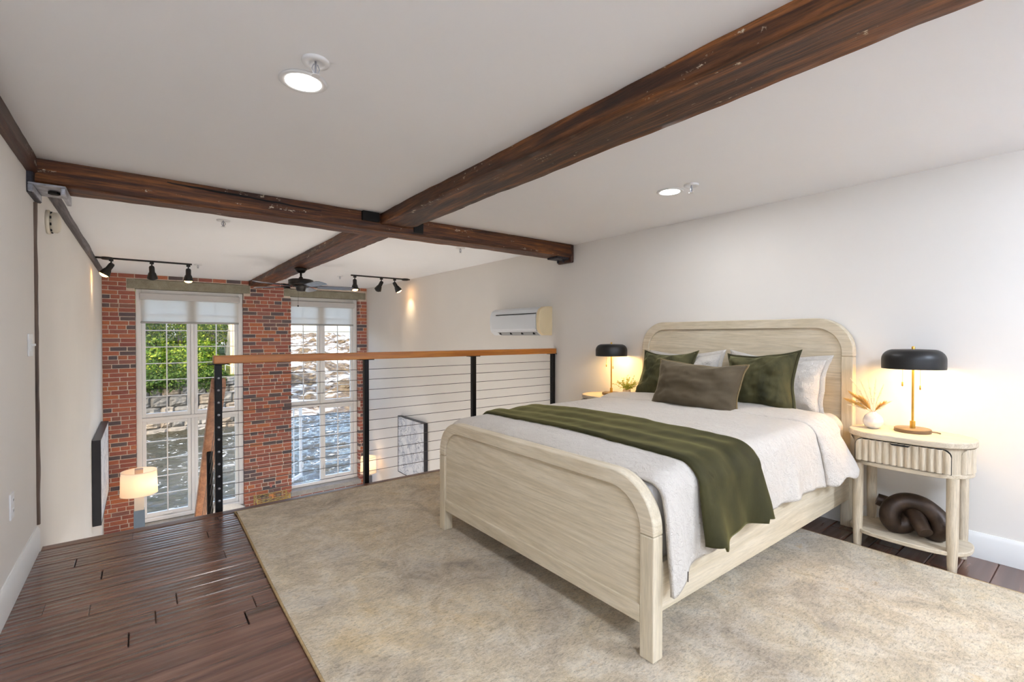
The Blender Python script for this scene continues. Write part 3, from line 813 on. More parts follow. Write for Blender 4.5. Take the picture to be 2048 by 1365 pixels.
modbevel(MB().prism(hr, .375, .465, 'X').build('handrail', M['railY'], sr), .006)
for y_ in (4.50, 5.36, 6.22):
    MB().box((.40, y_-.02, hz(y_)-1.0), (.44, y_+.02, hz(y_)-.06), .003).build('post', M['black'], sr)
for k in range(9):
    o = -.165-k*.088
    MB().tube([(.42, ya+.03, hz(ya+.03)+o), (.42, 6.22, hz(6.22)+o)], .0024, 6).build('cable', M['cable'], sr)
    MB().tube([(.42, ya+.03, hz(ya+.03)+o), (.42, ya-.012, hz(ya+.03)+o+.01)], .005, 8).build('cable_end', M['steel'], sr)

# ================================================================== ON THE WALLS
# air conditioner
Ya, Yc = 3.915, 4.86
ac = thing('air_conditioner', 'white wall-mounted split air conditioner with yellowish end panel', 'air conditioner', (XR, 4.4, 1.23))
prof = [(XR, 1.228), (XR-.12, 1.228), (XR-.165, 1.262), (XR-.185, 1.30), (XR-.192, 1.40), (XR-.185, 1.47), (XR-.165, 1.515), (XR-.12, 1.545), (XR-.05, 1.552), (XR, 1.552)]
def pro(p, k): return [(XR-(XR-x)*k, z) for x, z in p]
modbevel(MB().prism(prof, Ya+.055, Yc, 'Y').build('body', M['acbody'], ac, auto=30), .004)
modbevel(MB().prism(pro(prof, 1.03), Ya, Ya+.055, 'Y').build('end_panel', M['acside'], ac, auto=30), .006)
fp = [(XR-.172, 1.268), (XR-.196, 1.30), (XR-.203, 1.40), (XR-.196, 1.462), (XR-.186, 1.462), (XR-.186, 1.28)]
MB().prism(fp, Ya+.06, Yc-.05, 'Y').build('front_panel', M['acbody'], ac, auto=30)
MB().box((XR-.192, Ya+.065, 1.468), (XR-.180, Yc-.13, 1.477)).build('air_slot', M['dark'], ac)
for k in range(4):
    yy = Ya+.13+k*.21
    MB().box((XR-.165, yy, 1.238), (XR-.13, yy+.012, 1.262)).build('vane_clip', M['dark'], ac)
lo = [(XR-.170, 1.264), (XR-.118, 1.2265), (XR-.110, 1.2265), (XR-.160, 1.268)]
MB().prism(lo, Ya+.07, Yc-.14, 'Y').build('louvre', plain('louvre_grey', (150, 152, 154), .4), ac)

def art_veins(name):
    m, nt, b = newmat(name)
    v = coords(nt)
    n = noise_tex(nt, v, 2.2, 6, .6, 1.5); n2 = noise_tex(nt, v, 5, 5, .6, 1.0)
    def line(o, pos, w):
        s = nt.nodes.new('ShaderNodeMath'); s.operation = 'SUBTRACT'; s.inputs[1].default_value = pos; nt.links.new(o, s.inputs[0])
        a = nt.nodes.new('ShaderNodeMath'); a.operation = 'ABSOLUTE'; nt.links.new(s.outputs[0], a.inputs[0])
        return maprange(nt, a.outputs[0], 0, w, 1, 0)
    base = ramp(nt, n2.outputs['Fac'], [(.3, lin((186, 190, 200))), (.5, lin((222, 223, 226))), (.7, lin((236, 236, 236)))])
    c = mixc(nt, line(n.outputs['Fac'], .5, .012), base, lin((96, 108, 128)))
    c = mixc(nt, line(n.outputs['Fac'], .62, .008), c, lin((120, 122, 130)))
    c = mixc(nt, line(n2.outputs['Fac'], .43, .008), c, lin((140, 142, 150)))
    nt.links.new(c, b.inputs['Base Color']); b.inputs['Roughness'].default_value = .6
    return m
M['art'] = art_veins('marbled_ink_print')
M['artframe'] = plain('black_art_frame', (34, 34, 40), .35, nscale=20, namt=.1)
def art(xw, sg, y0, y1, z0, z1, th, label):
    t = thing('wall_art', label, 'picture', (xw, (y0+y1)/2, z0), 'framed ink pictures')
    b = .012
    m = MB()
    m.box((xw+sg*.004, y0, z0), (xw+sg*th, y0+b, z1)).box((xw+sg*.004, y1-b, z0), (xw+sg*th, y1, z1))
    m.box((xw+sg*.004, y0+b, z0), (xw+sg*th, y1-b, z0+b)).box((xw+sg*.004, y0+b, z1-b), (xw+sg*th, y1-b, z1))
    m.build('frame', M['artframe'], t)
    MB().box((xw+sg*.004, y0+b, z0+b), (xw+sg*(th-.004), y1-b, z1-b)).build('canvas', M['art'], t)
art(XL, 1, 7.42, 9.05, -1.03, -.015, .085, 'black framed marbled picture low on the left wall seen edge-on')
art(XR, -1, 6.86, 7.85, -1.18, -.185, .07, 'black framed marbled picture on the right wall beyond the cable railing')

# alarm sounder, switch, outlet
al = thing('smoke_alarm', 'ivory round alarm sounder high on the left wall beyond the cross beam', 'alarm', (XL, 4.255, 1.96))
def xl(prof, y_, z, x=XL, n=32, sy=1, sz=1):
    m = MB().lathe(prof, n=n); me = m.mesh('p', True)
    me.transform(Matrix.Translation((x, y_, z)) @ Matrix.Diagonal((1, sy, sz, 1)) @ Matrix.Rotation(radians(90), 4, 'Y')); return me
me = xl([(0, 0), (.075, 0), (.078, .012), (.074, .02), (0, .02)], 4.255, 1.955); me.materials.append(M['alarm']); link('base_plate', me, al)
me = xl([(0, .02), (.06, .02), (.066, .032), (.066, .052), (.055, .064), (.03, .068), (0, .069)], 4.255, 1.955); me.materials.append(M['alarm']); link('cover', me, al)
for k in range(9):
    an = 2*pi*k/9
    MB().box((XL+.022, 4.255+.062*cos(an)-.008, 1.955+.062*sin(an)-.008), (XL+.03, 4.255+.062*cos(an)+.008, 1.955+.062*sin(an)+.008)).build('vent_slot', M['dark'], al)
sw = thing('light_switch', 'white double light switch plate beside the timber post on the left wall', 'switch', (XL, 3.66, 1.17))
modbevel(MB().box((XL, 3.57, 1.11), (XL+.007, 3.69, 1.232)).build('cover_plate', M['plastic'], sw), .003)
for yy in (3.605, 3.652):
    modbevel(MB().box((XL+.006, yy-.016, 1.138), (XL+.010, yy+.016, 1.204)).build('rocker', M['plastic'], sw), .002)
    me = MB().box((XL+.009, yy-.004, 1.165), (XL+.022, yy+.004, 1.178), .002).build('toggle', M['plastic'], sw)
ou = thing('power_outlet', 'white power outlet low on the left wall', 'outlet', (XL, 3.13, .375))
modbevel(MB().box((XL, 3.09, .378), (XL+.007, 3.165, .497)).build('cover_plate', M['plastic'], ou), .003)
for z in (.413, .462):
    r_ = MB().box((XL+.006, 3.111, z-.015), (XL+.0095, 3.144, z+.015), .003).build('receptacle', M['plastic'], ou)
    for yy in (3.121, 3.133):
        o = MB().box((XL+.0094, yy-.0012, z-.002), (XL+.0099, yy+.0012, z+.008)).build('slot', M['dark']); o.parent = r_

# ================================================================== RUG
def rrect(x0, x1, y0, y1, r, n=6):
    return arc(x1-r, y1-r, r, 0, pi/2, n)+arc(x0+r, y1-r, r, pi/2, pi, n)+arc(x0+r, y0+r, r, pi, 1.5*pi, n)+arc(x1-r, y0+r, r, 1.5*pi, 2*pi, n)
rug = thing('area_rug', 'large beige and grey abstract area rug under the bed', 'rug', (1.9, 1.7, 0))
RX0, RX1, RY0, RY1 = .490, 3.252, -.35, 3.735
nx, ny = 60, 80
def rugtop(u, v):
    x = RX0+.008+(RX1-RX0-.016)*u; y_ = RY0+.008+(RY1-RY0-.016)*v
    return (x+.006*sin(y_*2.1), y_, .0115+.0012*noise.noise(Vector((x*3, y_*3, 0))))
MB().grid(rugtop, nx, ny).build('pile', M['rug'], rug, smooth=True)
m = MB(); ed = []
for i in range(60): ed.append((RX0+.004+.006*sin((RY0+(RY1-RY0)*i/60)*2.1), RY0+(RY1-RY0)*i/60, .0062))
for i in range(40): ed.append((RX0+(RX1-RX0)*i/40, RY1, .0062))
for i in range(60): ed.append((RX1-.002+.006*sin((RY1-(RY1-RY0)*i/60)*2.1), RY1-(RY1-RY0)*i/60, .0062))
for i in range(40): ed.append((RX1-(RX1-RX0)*i/40, RY0, .0062))
m.tube(ed, .0060, 8, closed=True).build('bound_edge', M['rugedge'], rug, smooth=True)

# ================================================================== BED
BX0, BX1 = 1.470, 1.530      # footboard
HX0, HX1 = 3.545, 3.605      # headboard
BY0, BY1 = 1.045, 2.630
BC = (BY0+BY1)/2
ZR = .012
bed = thing('bed', 'pale oak bed with arched headboard and footboard', 'bed', (2.5, BC, ZR))
def arch_frame(x0, x1, y0, y1, zs, zt, r, bw, mat, parent):
    n = 14
    outer = [(y0, zs)]+arc(y0+r, zt-r, r, pi, pi/2, n)+arc(y1-r, zt-r, r, pi/2, 0, n)+[(y1, zs)]
    ri = r-bw*.85; yi0, yi1, zi = y0+bw, y1-bw, zt-bw
    inner = [(yi0, zs)]+arc(yi0+ri, zi-ri, ri, pi, pi/2, n)+arc(yi1-ri, zi-ri, ri, pi/2, 0, n)+[(yi1, zs)]
    k = len(outer); vs = []
    for x in (x0, x1):
        for q in outer: vs.append((x, q[0], q[1]))
        for q in inner: vs.append((x, q[0], q[1]))
    fs = []
    for i in range(k-1):
        fs += [(i, i+1, k+i+1, k+i), (2*k+i, 3*k+i, 3*k+i+1, 2*k+i+1), (i, 2*k+i, 2*k+i+1, i+1), (k+i, k+i+1, 3*k+i+1, 3*k+i)]
    fs += [(0, k, 3*k, 2*k), (k-1, 3*k-1, 4*k-1, 2*k-1)]
    o = MB().add(vs, fs).build('arched_frame', mat, parent, auto=35)
    modbevel(o, .005, 2, 50)
    return inner
# footboard
inn = arch_frame(BX0, BX1, BY0, BY1, .478, .692, .20, .062, M['oakY'], bed)
pn = [(q[0], q[1]) for q in inn[1:-1]]
pn = [(BY0+.062, .20)]+pn+[(BY1-.062, .20)]
modbevel(MB().prism(pn, BX0+.013, BX1-.013, 'X').build('footboard_panel', M['oakY'], bed, auto=35), .002)
modbevel(MB().box((BX0+.002, BY0+.062, .137), (BX1-.002, BY1-.062, .204)).build('footboard_rail', M['oakY'], bed), .003)
for y0 in (BY0, BY1-.062):
    modbevel(MB().box((BX0, y0, ZR), (BX1, y0+.062, .477)).build('leg', M['oakZ'], bed), .005)
# headboard
inn = arch_frame(HX0, HX1, BY0-.005, BY1+.015, 1.09, 1.338, .215, .066, M['oakY'], bed)
pn = [(BY0+.061, .30)]+list(inn)+[(BY1-.051, .30)]
modbevel(MB().prism(pn, HX0+.014, HX1-.010, 'X').build('headboard_panel', M['oakY'], bed, auto=35), .002)
for y0 in (BY0-.005, BY1-.051):
    modbevel(MB().box((HX0, y0, .0), (HX1, y0+.066, 1.089)).build('leg', M['oakZ'], bed), .005)
# side rails, mattress
for y0 in (BY0+.012, BY1-.042):
    modbevel(MB().box((BX1, y0, .178), (HX0, y0+.03, .365)).build('side_rail', M['oakX'], bed), .003)
mt = modbevel(MB().box((BX1+.012, BY0+.05, .25), (HX0-.012, BY1-.05, .655)).build('mattress', M['cotton'], bed), .05, 4)
# ---- bedding cross-section: one function carries comforter, throw and fold
def section(s, x, hw, top, hangN, hangF, off=0.0, flare=.06, folds=1.0):
    """s in [-1,1]: -1 hem on the near side (low Y), 1 hem on the far side"""
    r = .085+off
    flat = hw-.03
    qa = r*pi/2
    Ln = hangN; Lf = hangF
    tot = Ln+qa+2*flat+qa+Lf
    d = (s+1)/2*tot
    crown = .018
    if d < Ln:                    # near side, d grows up from hem
        h = Ln-d; y_ = BC-flat-r-flare*min(1, h/.3)**.8*.5; z = top-r-h
        k = h
        y_ -= folds*(.012*sin(x*17+1)+.008*sin(x*31+2))*min(1, h/.25)
        return Vector((x+folds*.006*sin(x*23)*min(1, h/.2), y_, z))
    d -= Ln
    if d < qa:
        a = d/r
        return Vector((x, BC-flat-r*cos(a), top-r+r*sin(a)))
    d -= qa
    if d < 2*flat:
        t = d/flat-1
        return Vector((x, BC+t*flat, top+crown*(1-t*t)))
    d -= 2*flat
    if d < qa:
        a = d/r
        return Vector((x, BC+flat+r*sin(a), top-r+r*cos(a)))
    d -= qa
    y_ = BC+flat+r+(flare+.16*max(0, min(1, (2.2-x)/.5)))*min(1, d/.3)**.8*.5
    y_ += folds*(.012*sin(x*15+4)+.008*sin(x*29))*min(1, d/.25)
    return Vector((x, y_, top-r-d))
HW = .745
def topz(x):
    t = (x-1.54)/(3.45-1.54)
    return .700+.028*min(1, max(0, t)*1.6)
def hemN(x):
    # height of the near hem above the floor
    pts = [(1.50, .255), (1.56, .262), (1.66, .32), (1.80, .355), (2.1, .375), (2.5, .388), (2.9, .385), (3.2, .375), (3.6, .37)]
    for (a, b), (c, d) in zip(pts, pts[1:]):
        if x <= c: t = max(0, (x-a)/(c-a)); return b+(d-b)*t
    return pts[-1][1]
CX0, CX1 = 1.536, 3.46
def comf(u, v):
    x = CX0+(CX1-CX0)*u; s = -1+2*v
    tz = topz(x)
    if u < .05: tz -= .035*(1-u/.05)**2
    hN = tz-.085-hemN(x); hF = tz-.085-.36+.05*sin(x*5)
    p = section(s, x, HW-.03*max(0, min(1, (x-3.1)/.2)), tz, hN, hF, 0.0, .06*(1-max(0, min(1, (x-3.1)/.2))))
    nv = noise.noise_vector(Vector((p.x*5, p.y*5, p.z*5)))*.007+noise.noise_vector(Vector((p.x*14, p.y*14, p.z*14)))*.0028
    return p+nv
cf = MB().grid(comf, 150, 190).build('comforter', M['linen'], None, smooth=True)
sd = cf.modifiers.new('thickness', 'SOLIDIFY'); sd.thickness = .018; sd.offset = -1
tag(cf, 'white textured comforter spread over the bed', 'comforter')
lt = MB().box((1.541, .948, .335), (1.5425, .951, .372)).build('care_label', M['blackmatte'], cf)

def throwf(u, v):
    s = -1+2*v
    # strip widens on the near side, sits on the comforter
    near = max(0, (-.45-s)/.55)
    x0 = 1.765-.0*near; x1 = 2.235+.03*near
    skew = .03*s
    x = x0+(x1-x0)*u+skew
    tz = topz(x)
    hN = tz-.085-.425+.018*sin(u*6+1)+(.02 if .15 < u < .9 else 0); hF = .20
    p = section(s, x, HW, tz, hN, hF, .016, .055, 1.0)
    q = noise.noise_vector(Vector((x*5, p.y*5, p.z*5)))*.007+noise.noise_vector(Vector((x*14, p.y*14, p.z*14)))*.0028
    p = p+q
    # long soft creases along the strip
    cz = .006*sin(u*9+s*1.2)+.005*sin(u*19+2+s*2.0)+.006
    n_ = Vector((0, -1, 0)) if s < -.5 and p.z < tz-.06 else Vector((0, 0, 1))
    hang = max(0, min(1, (tz-.09-p.z)/.25)) if s < 0 else 0
    p += n_*(cz*.7+.005)
    p.y -= hang*(.012+.016*sin(u*8.5+.6)+.008*sin(u*15))
    e_ = min(u, 1-u)
    if e_ < .03: p -= n_*(.010*(1-e_/.03))
    return p
tw = MB().grid(throwf, 64, 200).build('throw_blanket', M['throw'], None, smooth=True)
sd = tw.modifiers.new('thickness', 'SOLIDIFY'); sd.thickness = .008; sd.offset = 1
tag(tw, 'dark green velvet throw laid across the bed', 'blanket')

def fold(u, v):
    s = -1+2*v
    near = max(0, (-.35-s)/.65)
    far = max(0, (s-.35)/.65)
    x0 = 2.93+.06*near; x1 = 3.42-.20*near-.24*min(1, far*2)
    w = sin(pi*min(1, max(0, u)))**.5
    x = x0+(x1-x0)*u
    tz = topz(x)
    hN = tz-.085-.40+.012*sin(u*11)-.06*u; hF = .25
    p = section(s, x, HW, tz, hN, hF, .012, .07+.30*u*near, .5)
    q = noise.noise_vector(Vector((x*5, p.y*5, p.z*5)))*.007+noise.noise_vector(Vector((x*14, p.y*14, p.z*14)))*.003
    p = p+q
    n_ = Vector((0, -1, .2)) if s < -.5 and p.z < tz-.06 else Vector((0, 0, 1))
    p += n_*(.034*w*(1-.2*near)-.004)
    return p
fd = MB().grid(fold, 40, 170).build('comforter_turnback', M['linen'], cf, smooth=True)
sd = fd.modifiers.new('thickness', 'SOLIDIFY'); sd.thickness = .012; sd.offset = -1

# ---- pillows
def pillow_mesh(w, h, t, n=36, pinch=.09, seed=0.0, wrinkle=.006, sag=.0, sag2=.03):
    def P(a, b, sg):
        u, v = a, b
        x = w/2*u*(1-pinch*(1-v*v)*abs(u)**1.5); z = h/2*v*(1-pinch*(1-u*u)*abs(v)**1.5)
        th = t/2*max(0, (1-u**4)*(1-v**4))**.5*(.62+.38*(1-u*u)*(1-v*v))
        x += w*.014*noise.noise(Vector((v*2.1+seed, u*.6, 1.5))); z += h*.03*noise.noise(Vector((u*1.9+seed, v*.6, 7.5)))-sag2*h*(1-u*u)*max(0, v)
        nz = noise.noise(Vector((u*2.2+seed, v*2.2, sg*3)))*wrinkle*3+noise.noise(Vector((u*6+seed, v*6, sg*5)))*wrinkle
        ed = min(1, (1-max(abs(u), abs(v)))*6)
        return Vector((x, sg*(th+nz*ed)+sag*u*u, z))
    m = MB()
    ids = {}
    def cub(i): return 1.0*(-1+2*i/n)
    for sg in (-1, 1):
        vs = [P(cub(i), cub(j), sg) for i in range(n+1) for j in range(n+1)]
        fs = []
        for i in range(n):
            for j in range(n):
                a = i*(n+1)+j; q = (a, a+1, a+n+2, a+n+1); fs.append(q if sg < 0 else q[::-1])
        m.add(vs, fs)
    edge = [P(cub(i), -1, 1) for i in range(n)]+[P(1, cub(j), 1) for j in range(n)]+[P(cub(i), 1, 1) for i in range(n, 0, -1)]+[P(-1, cub(j), 1) for j in range(n, 0, -1)]
    return m, edge
def place_pillow(name, label, cat, group, w, h, t, cx, cy, z0, lean, yaw, roll, mat, pipe=None, pr=.006, flange=0, **kw):
    """face normal towards -X (yaw turns it), bottom edge centre at (cx,cy,z0)"""
    m, edge = pillow_mesh(w, h, t, **kw)
    R = (Matrix.Translation((cx, cy, z0)) @ Matrix.Rotation(radians(yaw), 4, 'Z') @ Matrix.Rotation(radians(-90), 4, 'Z')
         @ Matrix.Rotation(radians(-lean), 4, 'X') @ Matrix.Translation((0, 0, h/2)) @ Matrix.Rotation(radians(roll), 4, 'Y'))
    me = m.mesh('cover', True)
    import bmesh
    bm = bmesh.new(); bm.from_mesh(me); bmesh.ops.remove_doubles(bm, verts=bm.verts, dist=.0004)
    bmesh.ops.recalc_face_normals(bm, faces=bm.faces); bm.to_mesh(me); bm.free()
    me.polygons.foreach_set('use_smooth', [True]*len(me.polygons))
    me.transform(R); me.materials.append(mat)
    t_ = thing(name, label, cat, (cx, cy, z0), group)
    link('pillow_cover', me, t_)
    if flange:
        fm = MB(); k = len(edge); vs = []
        for e_ in edge:
            d = Vector((e_.x, 0, e_.z)); d = Vector((e_.x/(w/2), 0, e_.z/(h/2)))
            vs += [e_-d*.02, e_+d*flange]
        fm.add(vs, [(2*i, 2*i+1, (2*i+3) % (2*k), (2*i+2) % (2*k)) for i in range(k)])
        me = fm.mesh('flange', True); me.transform(R); me.materials.append(mat); o = link('flange', me, t_)
        sd = o.modifiers.new('thickness', 'SOLIDIFY'); sd.thickness = .006; sd.offset = 0
    if pipe:
        pm = MB().tube(edge, pr, 8, closed=True); me = pm.mesh('piping', True); me.transform(R); me.materials.append(pipe); link('piping', me, t_)
    return t_
zp = .722
place_pillow('sham_pillow', 'white quilted sham pillow at the right against the headboard', 'pillow', 'white sham pillows', .62, .36, .17, 3.415, 1.475, zp, 10, 0, 2, M['sham'], flange=.03, seed=1.2, wrinkle=.009)
place_pillow('sham_pillow', 'white quilted sham pillow at the left against the headboard', 'pillow', 'white sham pillows', .62, .36, .17, 3.415, 2.17, zp, 10, 0, -2, M['sham'], flange=.03, seed=4.2, wrinkle=.009)
place_pillow('velvet_cushion', 'square green velvet cushion at the right before the white sham', 'cushion', 'green velvet cushions', .47, .405, .24, 3.24, 1.50, zp-.008, 15, -4, -4, M['velvet'], M['piping'], .006, flange=.016, seed=2.2, pinch=.13, wrinkle=.012)
place_pillow('velvet_cushion', 'square green velvet cushion at the left before the white sham', 'cushion', 'green velvet cushions', .44, .42, .24, 3.215, 2.24, zp-.008, 27, 7, 0, M['velvet'], M['piping'], .006, flange=.016, seed=5.2, pinch=.13, wrinkle=.012)
place_pillow('lumbar_cushion', 'long olive brown velvet lumbar cushion in front of the others', 'cushion', None, .66, .365, .25, 2.95, 1.80, zp-.026, 20, 1, 2, M['olive'], M['pipelight'], .006, pinch=.11, seed=8.1, wrinkle=.010)

# ================================================================== NIGHTSTANDS
def stadium(xc, yc, L, D, n=18, off=0.0):
    """outline in (x,y): long side along y"""
    r = D/2+off; h = L/2-D/2
    return arc(xc, yc+h, r, 0, pi, n)+arc(xc, yc-h, r, pi, 2*pi, n)
def superst(xc, yc, L, D, n=56, p=2.7, off=0.0):
    out = []
    for k in range(n):
        a = 2*pi*k/n; c, s = cos(a), sin(a)
        out.append((xc+(D/2+off)*math.copysign(abs(c)**(2/p), c), yc+(L/2+off)*math.copysign(abs(s)**(2/p), s)))
    return out
def nightstand(yc, label):
    XC, D, L = 3.415, .38, .565
    t = thing('nightstand', label, 'nightstand', (XC, yc, 0), 'pair of oak nightstands')
    modbevel(MB().prism(stadium(XC, yc, L, D, 22), .640, .672).build('tabletop', M['nsY'], t, auto=40), .005)
    MB().prism(stadium(XC, yc, L-.036, D-.036, 20), .505, .640).build('case', M['nsZ'], t, auto=40)
    modbevel(MB().prism(stadium(XC, yc, L-.024, D-.024, 20), .484, .506).build('lower_rim', M['nsY'], t, auto=40), .003)
    # drawer: fluted front with rounded upper corners, dark shadow gap around
    xf = XC-D/2+.018; dy = .205; z0, z1 = .512, .634; r = .035
    ol = [(yc-dy, z0)]+arc(yc-dy+r, z1-r, r, pi, pi/2, 6)+arc(yc+dy-r, z1-r, r, pi/2, 0, 6)+[(yc+dy, z0)]
    MB().prism([(yc+(a-yc)*1.012, b+(.003 if b > .55 else -.003)) for a, b in ol], xf-.0012, xf+.004, 'X').build('shadow_gap', M['dark'], t)
    def zlim(y_):
        d = dy-abs(y_-yc)
        return z1 if d > r else z1-r+sqrt(max(0, r*r-(r-d)**2))
    NF = 13
    def flute(u, v):
        y_ = yc-dy+2*dy*u; ph = u*NF % 1
        dep = .002+.011*abs(sin(pi*u*NF))**.8
        return (xf-dep, y_, z0+(zlim(y_)-z0)*v)
    dr = MB().grid(flute, NF*8, 2).build('drawer_front', M['nsZ'], t, auto=60)
    o = MB().prism([(yc-.045, z1-.004), (yc+.045, z1-.004), (yc+.035, z1-.012), (yc-.035, z1-.012)], xf-.0145, xf-.006, 'X').build('finger_pull', M['dark'])
    o.parent = dr
    # fluted curved ends
    for sg in (-1, 1):
        ce = yc+sg*(L/2-D/2); R_ = D/2-.018
        def endf(u, v, sg=sg, ce=ce):
            a = (sg*pi/2)+(-.62+1.24*u)*1.0
            dep = R_+.001+.009*abs(sin(pi*u*7))**.8
            d = min(u, 1-u)*1.24*R_; zt_ = z1 if d > .03 else z1-.03+sqrt(max(0, .03**2-(.03-d)**2))
            return (XC+dep*cos(a), ce+dep*sin(a), z0-.005+(zt_-z0+.005)*v)
        MB().grid(endf, 64, 2).build('fluted_end', M['nsZ'], t, auto=60)
    modbevel(MB().prism(superst(XC, yc, L-.03, D-.03), .083, .105).build('shelf', M['nsY'], t, auto=40), .004)
    for sx in (-1, 1):
        for sy in (-1, 1):
            lx, ly = XC+sx*.125, yc+sy*.205
            pts = []
            for z, k in ((0, .72), (.02, .78), (.14, .95), (.30, 1.0), (.486, 1.0)): pts.append((z, k))
            w = .026; vs = []; fs = []
            sec = [(cos(a)*w*(1.0 if abs(cos(a)) > .0 else 1), sin(a)*w) for a in [2*pi*q/16 for q in range(16)]]
            for z, k in pts:
                for a, b in sec: vs.append((lx+a*k+sx*(.004*(1-z/.486)), ly+b*k, z))
            for i in range(len(pts)-1):
                for q in range(16): fs.append((i*16+q, i*16+(q+1) % 16, (i+1)*16+(q+1) % 16, (i+1)*16+q))
            fs += [tuple(range(16))[::-1], tuple((len(pts)-1)*16+q for q in range(16))]
            MB().add(vs, fs).build('leg', M['nsZ'], t, auto=50)
    return t
NY1, NY2 = .731, 2.905
nightstand(NY1, 'pale fluted oak nightstand holding the vase and the dark knot')
nightstand(NY2, 'pale fluted oak nightstand on the far side of the bed')

# ---- lamps
M['lampin'] = plain('lamp_inside', (244, 236, 220), .5, nscale=5, namt=.02)
M['lampbulb'] = emit('lamp_bulb', (255, 214, 140), 24)
def table_lamp(x, y_, z, label, power):
    t = thing('table_lamp', label, 'lamp', (x, y_, z), 'black dome bedside lamps')
    MB().lathe([(0, 0), (.082, 0), (.084, .004), (.084, .019), (.080, .022), (0, .022)], (x, y_, z), 44).build('base', M['taupe'], t, auto=40)
    MB().lathe([(0, .022), (.0125, .022), (.0125, .062), (.006, .064), (.006, .36), (.010, .36), (.010, .44), (0, .44)], (x, y_, z), 20).build('stem', M['brass'], t, auto=40)
    zs = z+.361
    R_ = .144; H_ = .112
    prof = [(R_, 0), (R_, .03)]
    out = [(R_-.0, .0), (R_+.001, .02)]+[(R_-.055+.056*cos(a), .052+.058*sin(a)) for a in [pi/2*k/10 for k in range(11)]]+[(.04, .112), (0, .113)]
    sh = MB().lathe(out, (x, y_, zs), 56, cap=False).build('shade', M['blackmatte'], t, smooth=True)
    inn_ = [(R_-.003, .001)]+[(R_-.058+.055*cos(a), .050+.055*sin(a)) for a in [pi/2*k/8 for k in range(9)]]+[(.04, .106), (0, .107)]
    o = MB().lathe(inn_, (x, y_, zs), 48, cap=False).build('shade_lining', M['lampin'], smooth=True, fix=False); o.parent = sh
    MB().lathe([(0, .110), (.008, .110), (.008, .124), (.005, .128), (0, .129)], (x, y_, zs), 14).build('finial', M['brass'], t, auto=40)
    for k, an in enumerate((2.2, -1.4)):
        bx, by = x-.055, y_+(.045 if k == 0 else -.045)
        b = MB().lathe([(0, .03), (.014, .025), (.02, .008), (.018, -.008), (.0, -.02)], (bx+.03, by, zs+.045), 16).build('bulb', M['lampbulb'], t, smooth=True)
        l = (.075, .09)[k]
        cx, cy = x-.02, y_+(.043, -.036)[k]
        c = MB().tube([(cx, cy, zs+.06), (cx, cy, zs-l)], .0011, 6).build('pull_chain', M['brass'], t)
        o = MB().lathe([(0, 0), (.004, -.003), (.0045, -.024), (.002, -.028), (0, -.028)], (cx, cy, zs-l), 10).build('pull_weight', M['brass'], smooth=True); o.parent = c
    MB().tube([(x, y_-.08, z+.012), (x+.01, y_-.105, z+.010), (x+.03, y_-.115, z+.004)], .004, 8).build('cord', M['taupe'], t)
    add_light('bedside_light', 'POINT', (x-.0, y_, zs+.022), power, (1, .67, .27), shadow_soft_size=.04)
table_lamp(3.470, .728, .672, 'black dome table lamp glowing on the nightstand with the vase', 2.9)
table_lamp(3.455, 2.925, .672, 'black dome table lamp glowing on the far nightstand', 2.2)

# ---- vase with dried grass
vx, vy, vz = 3.425, .902, .672
va = thing('bud_vase', 'small round pearly vase on the nearer nightstand', 'vase', (vx, vy, vz))
MB().lathe([(0, 0), (.026, 0), (.042, .012), (.0505, .033), (.0505, .05), (.042, .073), (.026, .088), (.0165, .093), (.0155, .099), (.0125, .099), (.0125, .09), (0, .06)], (vx, vy, vz), 36).build('vase_body', M['pearl'], va, smooth=True)
gr = thing('dried_grass', 'tuft of dried pampas and bleached grass standing in the round vase', 'dried grass', (vx, vy, vz+.06))
def plume(base, tip, n, spread, mat, rad, name, parent, start=.35):
    b, tp = Vector(base), Vector(tip); d = tp-b; m = MB()
    m.tube([b, b+d*.5+Vector((0, 0, .01)), tp], .0011, 5)
    for i in range(n):
        f = start+(1-start)*i/n; p = b+d*f+Vector((0, 0, .01))*(1-abs(2*f-1))
        env = sin(pi*min(1, (f-start)/(1-start)*.8+.2))
        v = Vector((random.gauss(0, 1), random.gauss(0, 1), random.gauss(0, 1))).normalized()
        e_ = p+d.normalized()*spread*.9+v*spread*env
        sd_ = d.cross(v).normalized()*rad
        m.add([p-sd_, p+sd_, e_], [(0, 1, 2)])
    return m.build(name, mat, parent, fix=False)
top = (vx, vy, vz+.09)
for (dy, dx, dz, mt_, n) in ((.115, -.01, .055, 'pampas', 160), (.10, .0, .09, 'pampas', 130), (.05, -.015, .07, 'pampas', 130), (-.045, .0, .05, 'pampas', 90), (-.075, -.01, .065, 'bleached', 60),
                             (.10, .01, .16, 'bleached', 40), (.06, .0, .165, 'bleached', 40), (.025, .01, .165, 'bleached', 40), (-.01, .0, .17, 'bleached', 40), (-.04, .01, .14, 'bleached', 40), (.105, -.015, .03, 'bleached', 50)):
    plume(top, (vx+dx, vy+dy*1.15, vz+.09+dz*1.2), n*3, .027 if mt_ == 'pampas' else .014, M[mt_], .0016, 'plume', gr, .2)
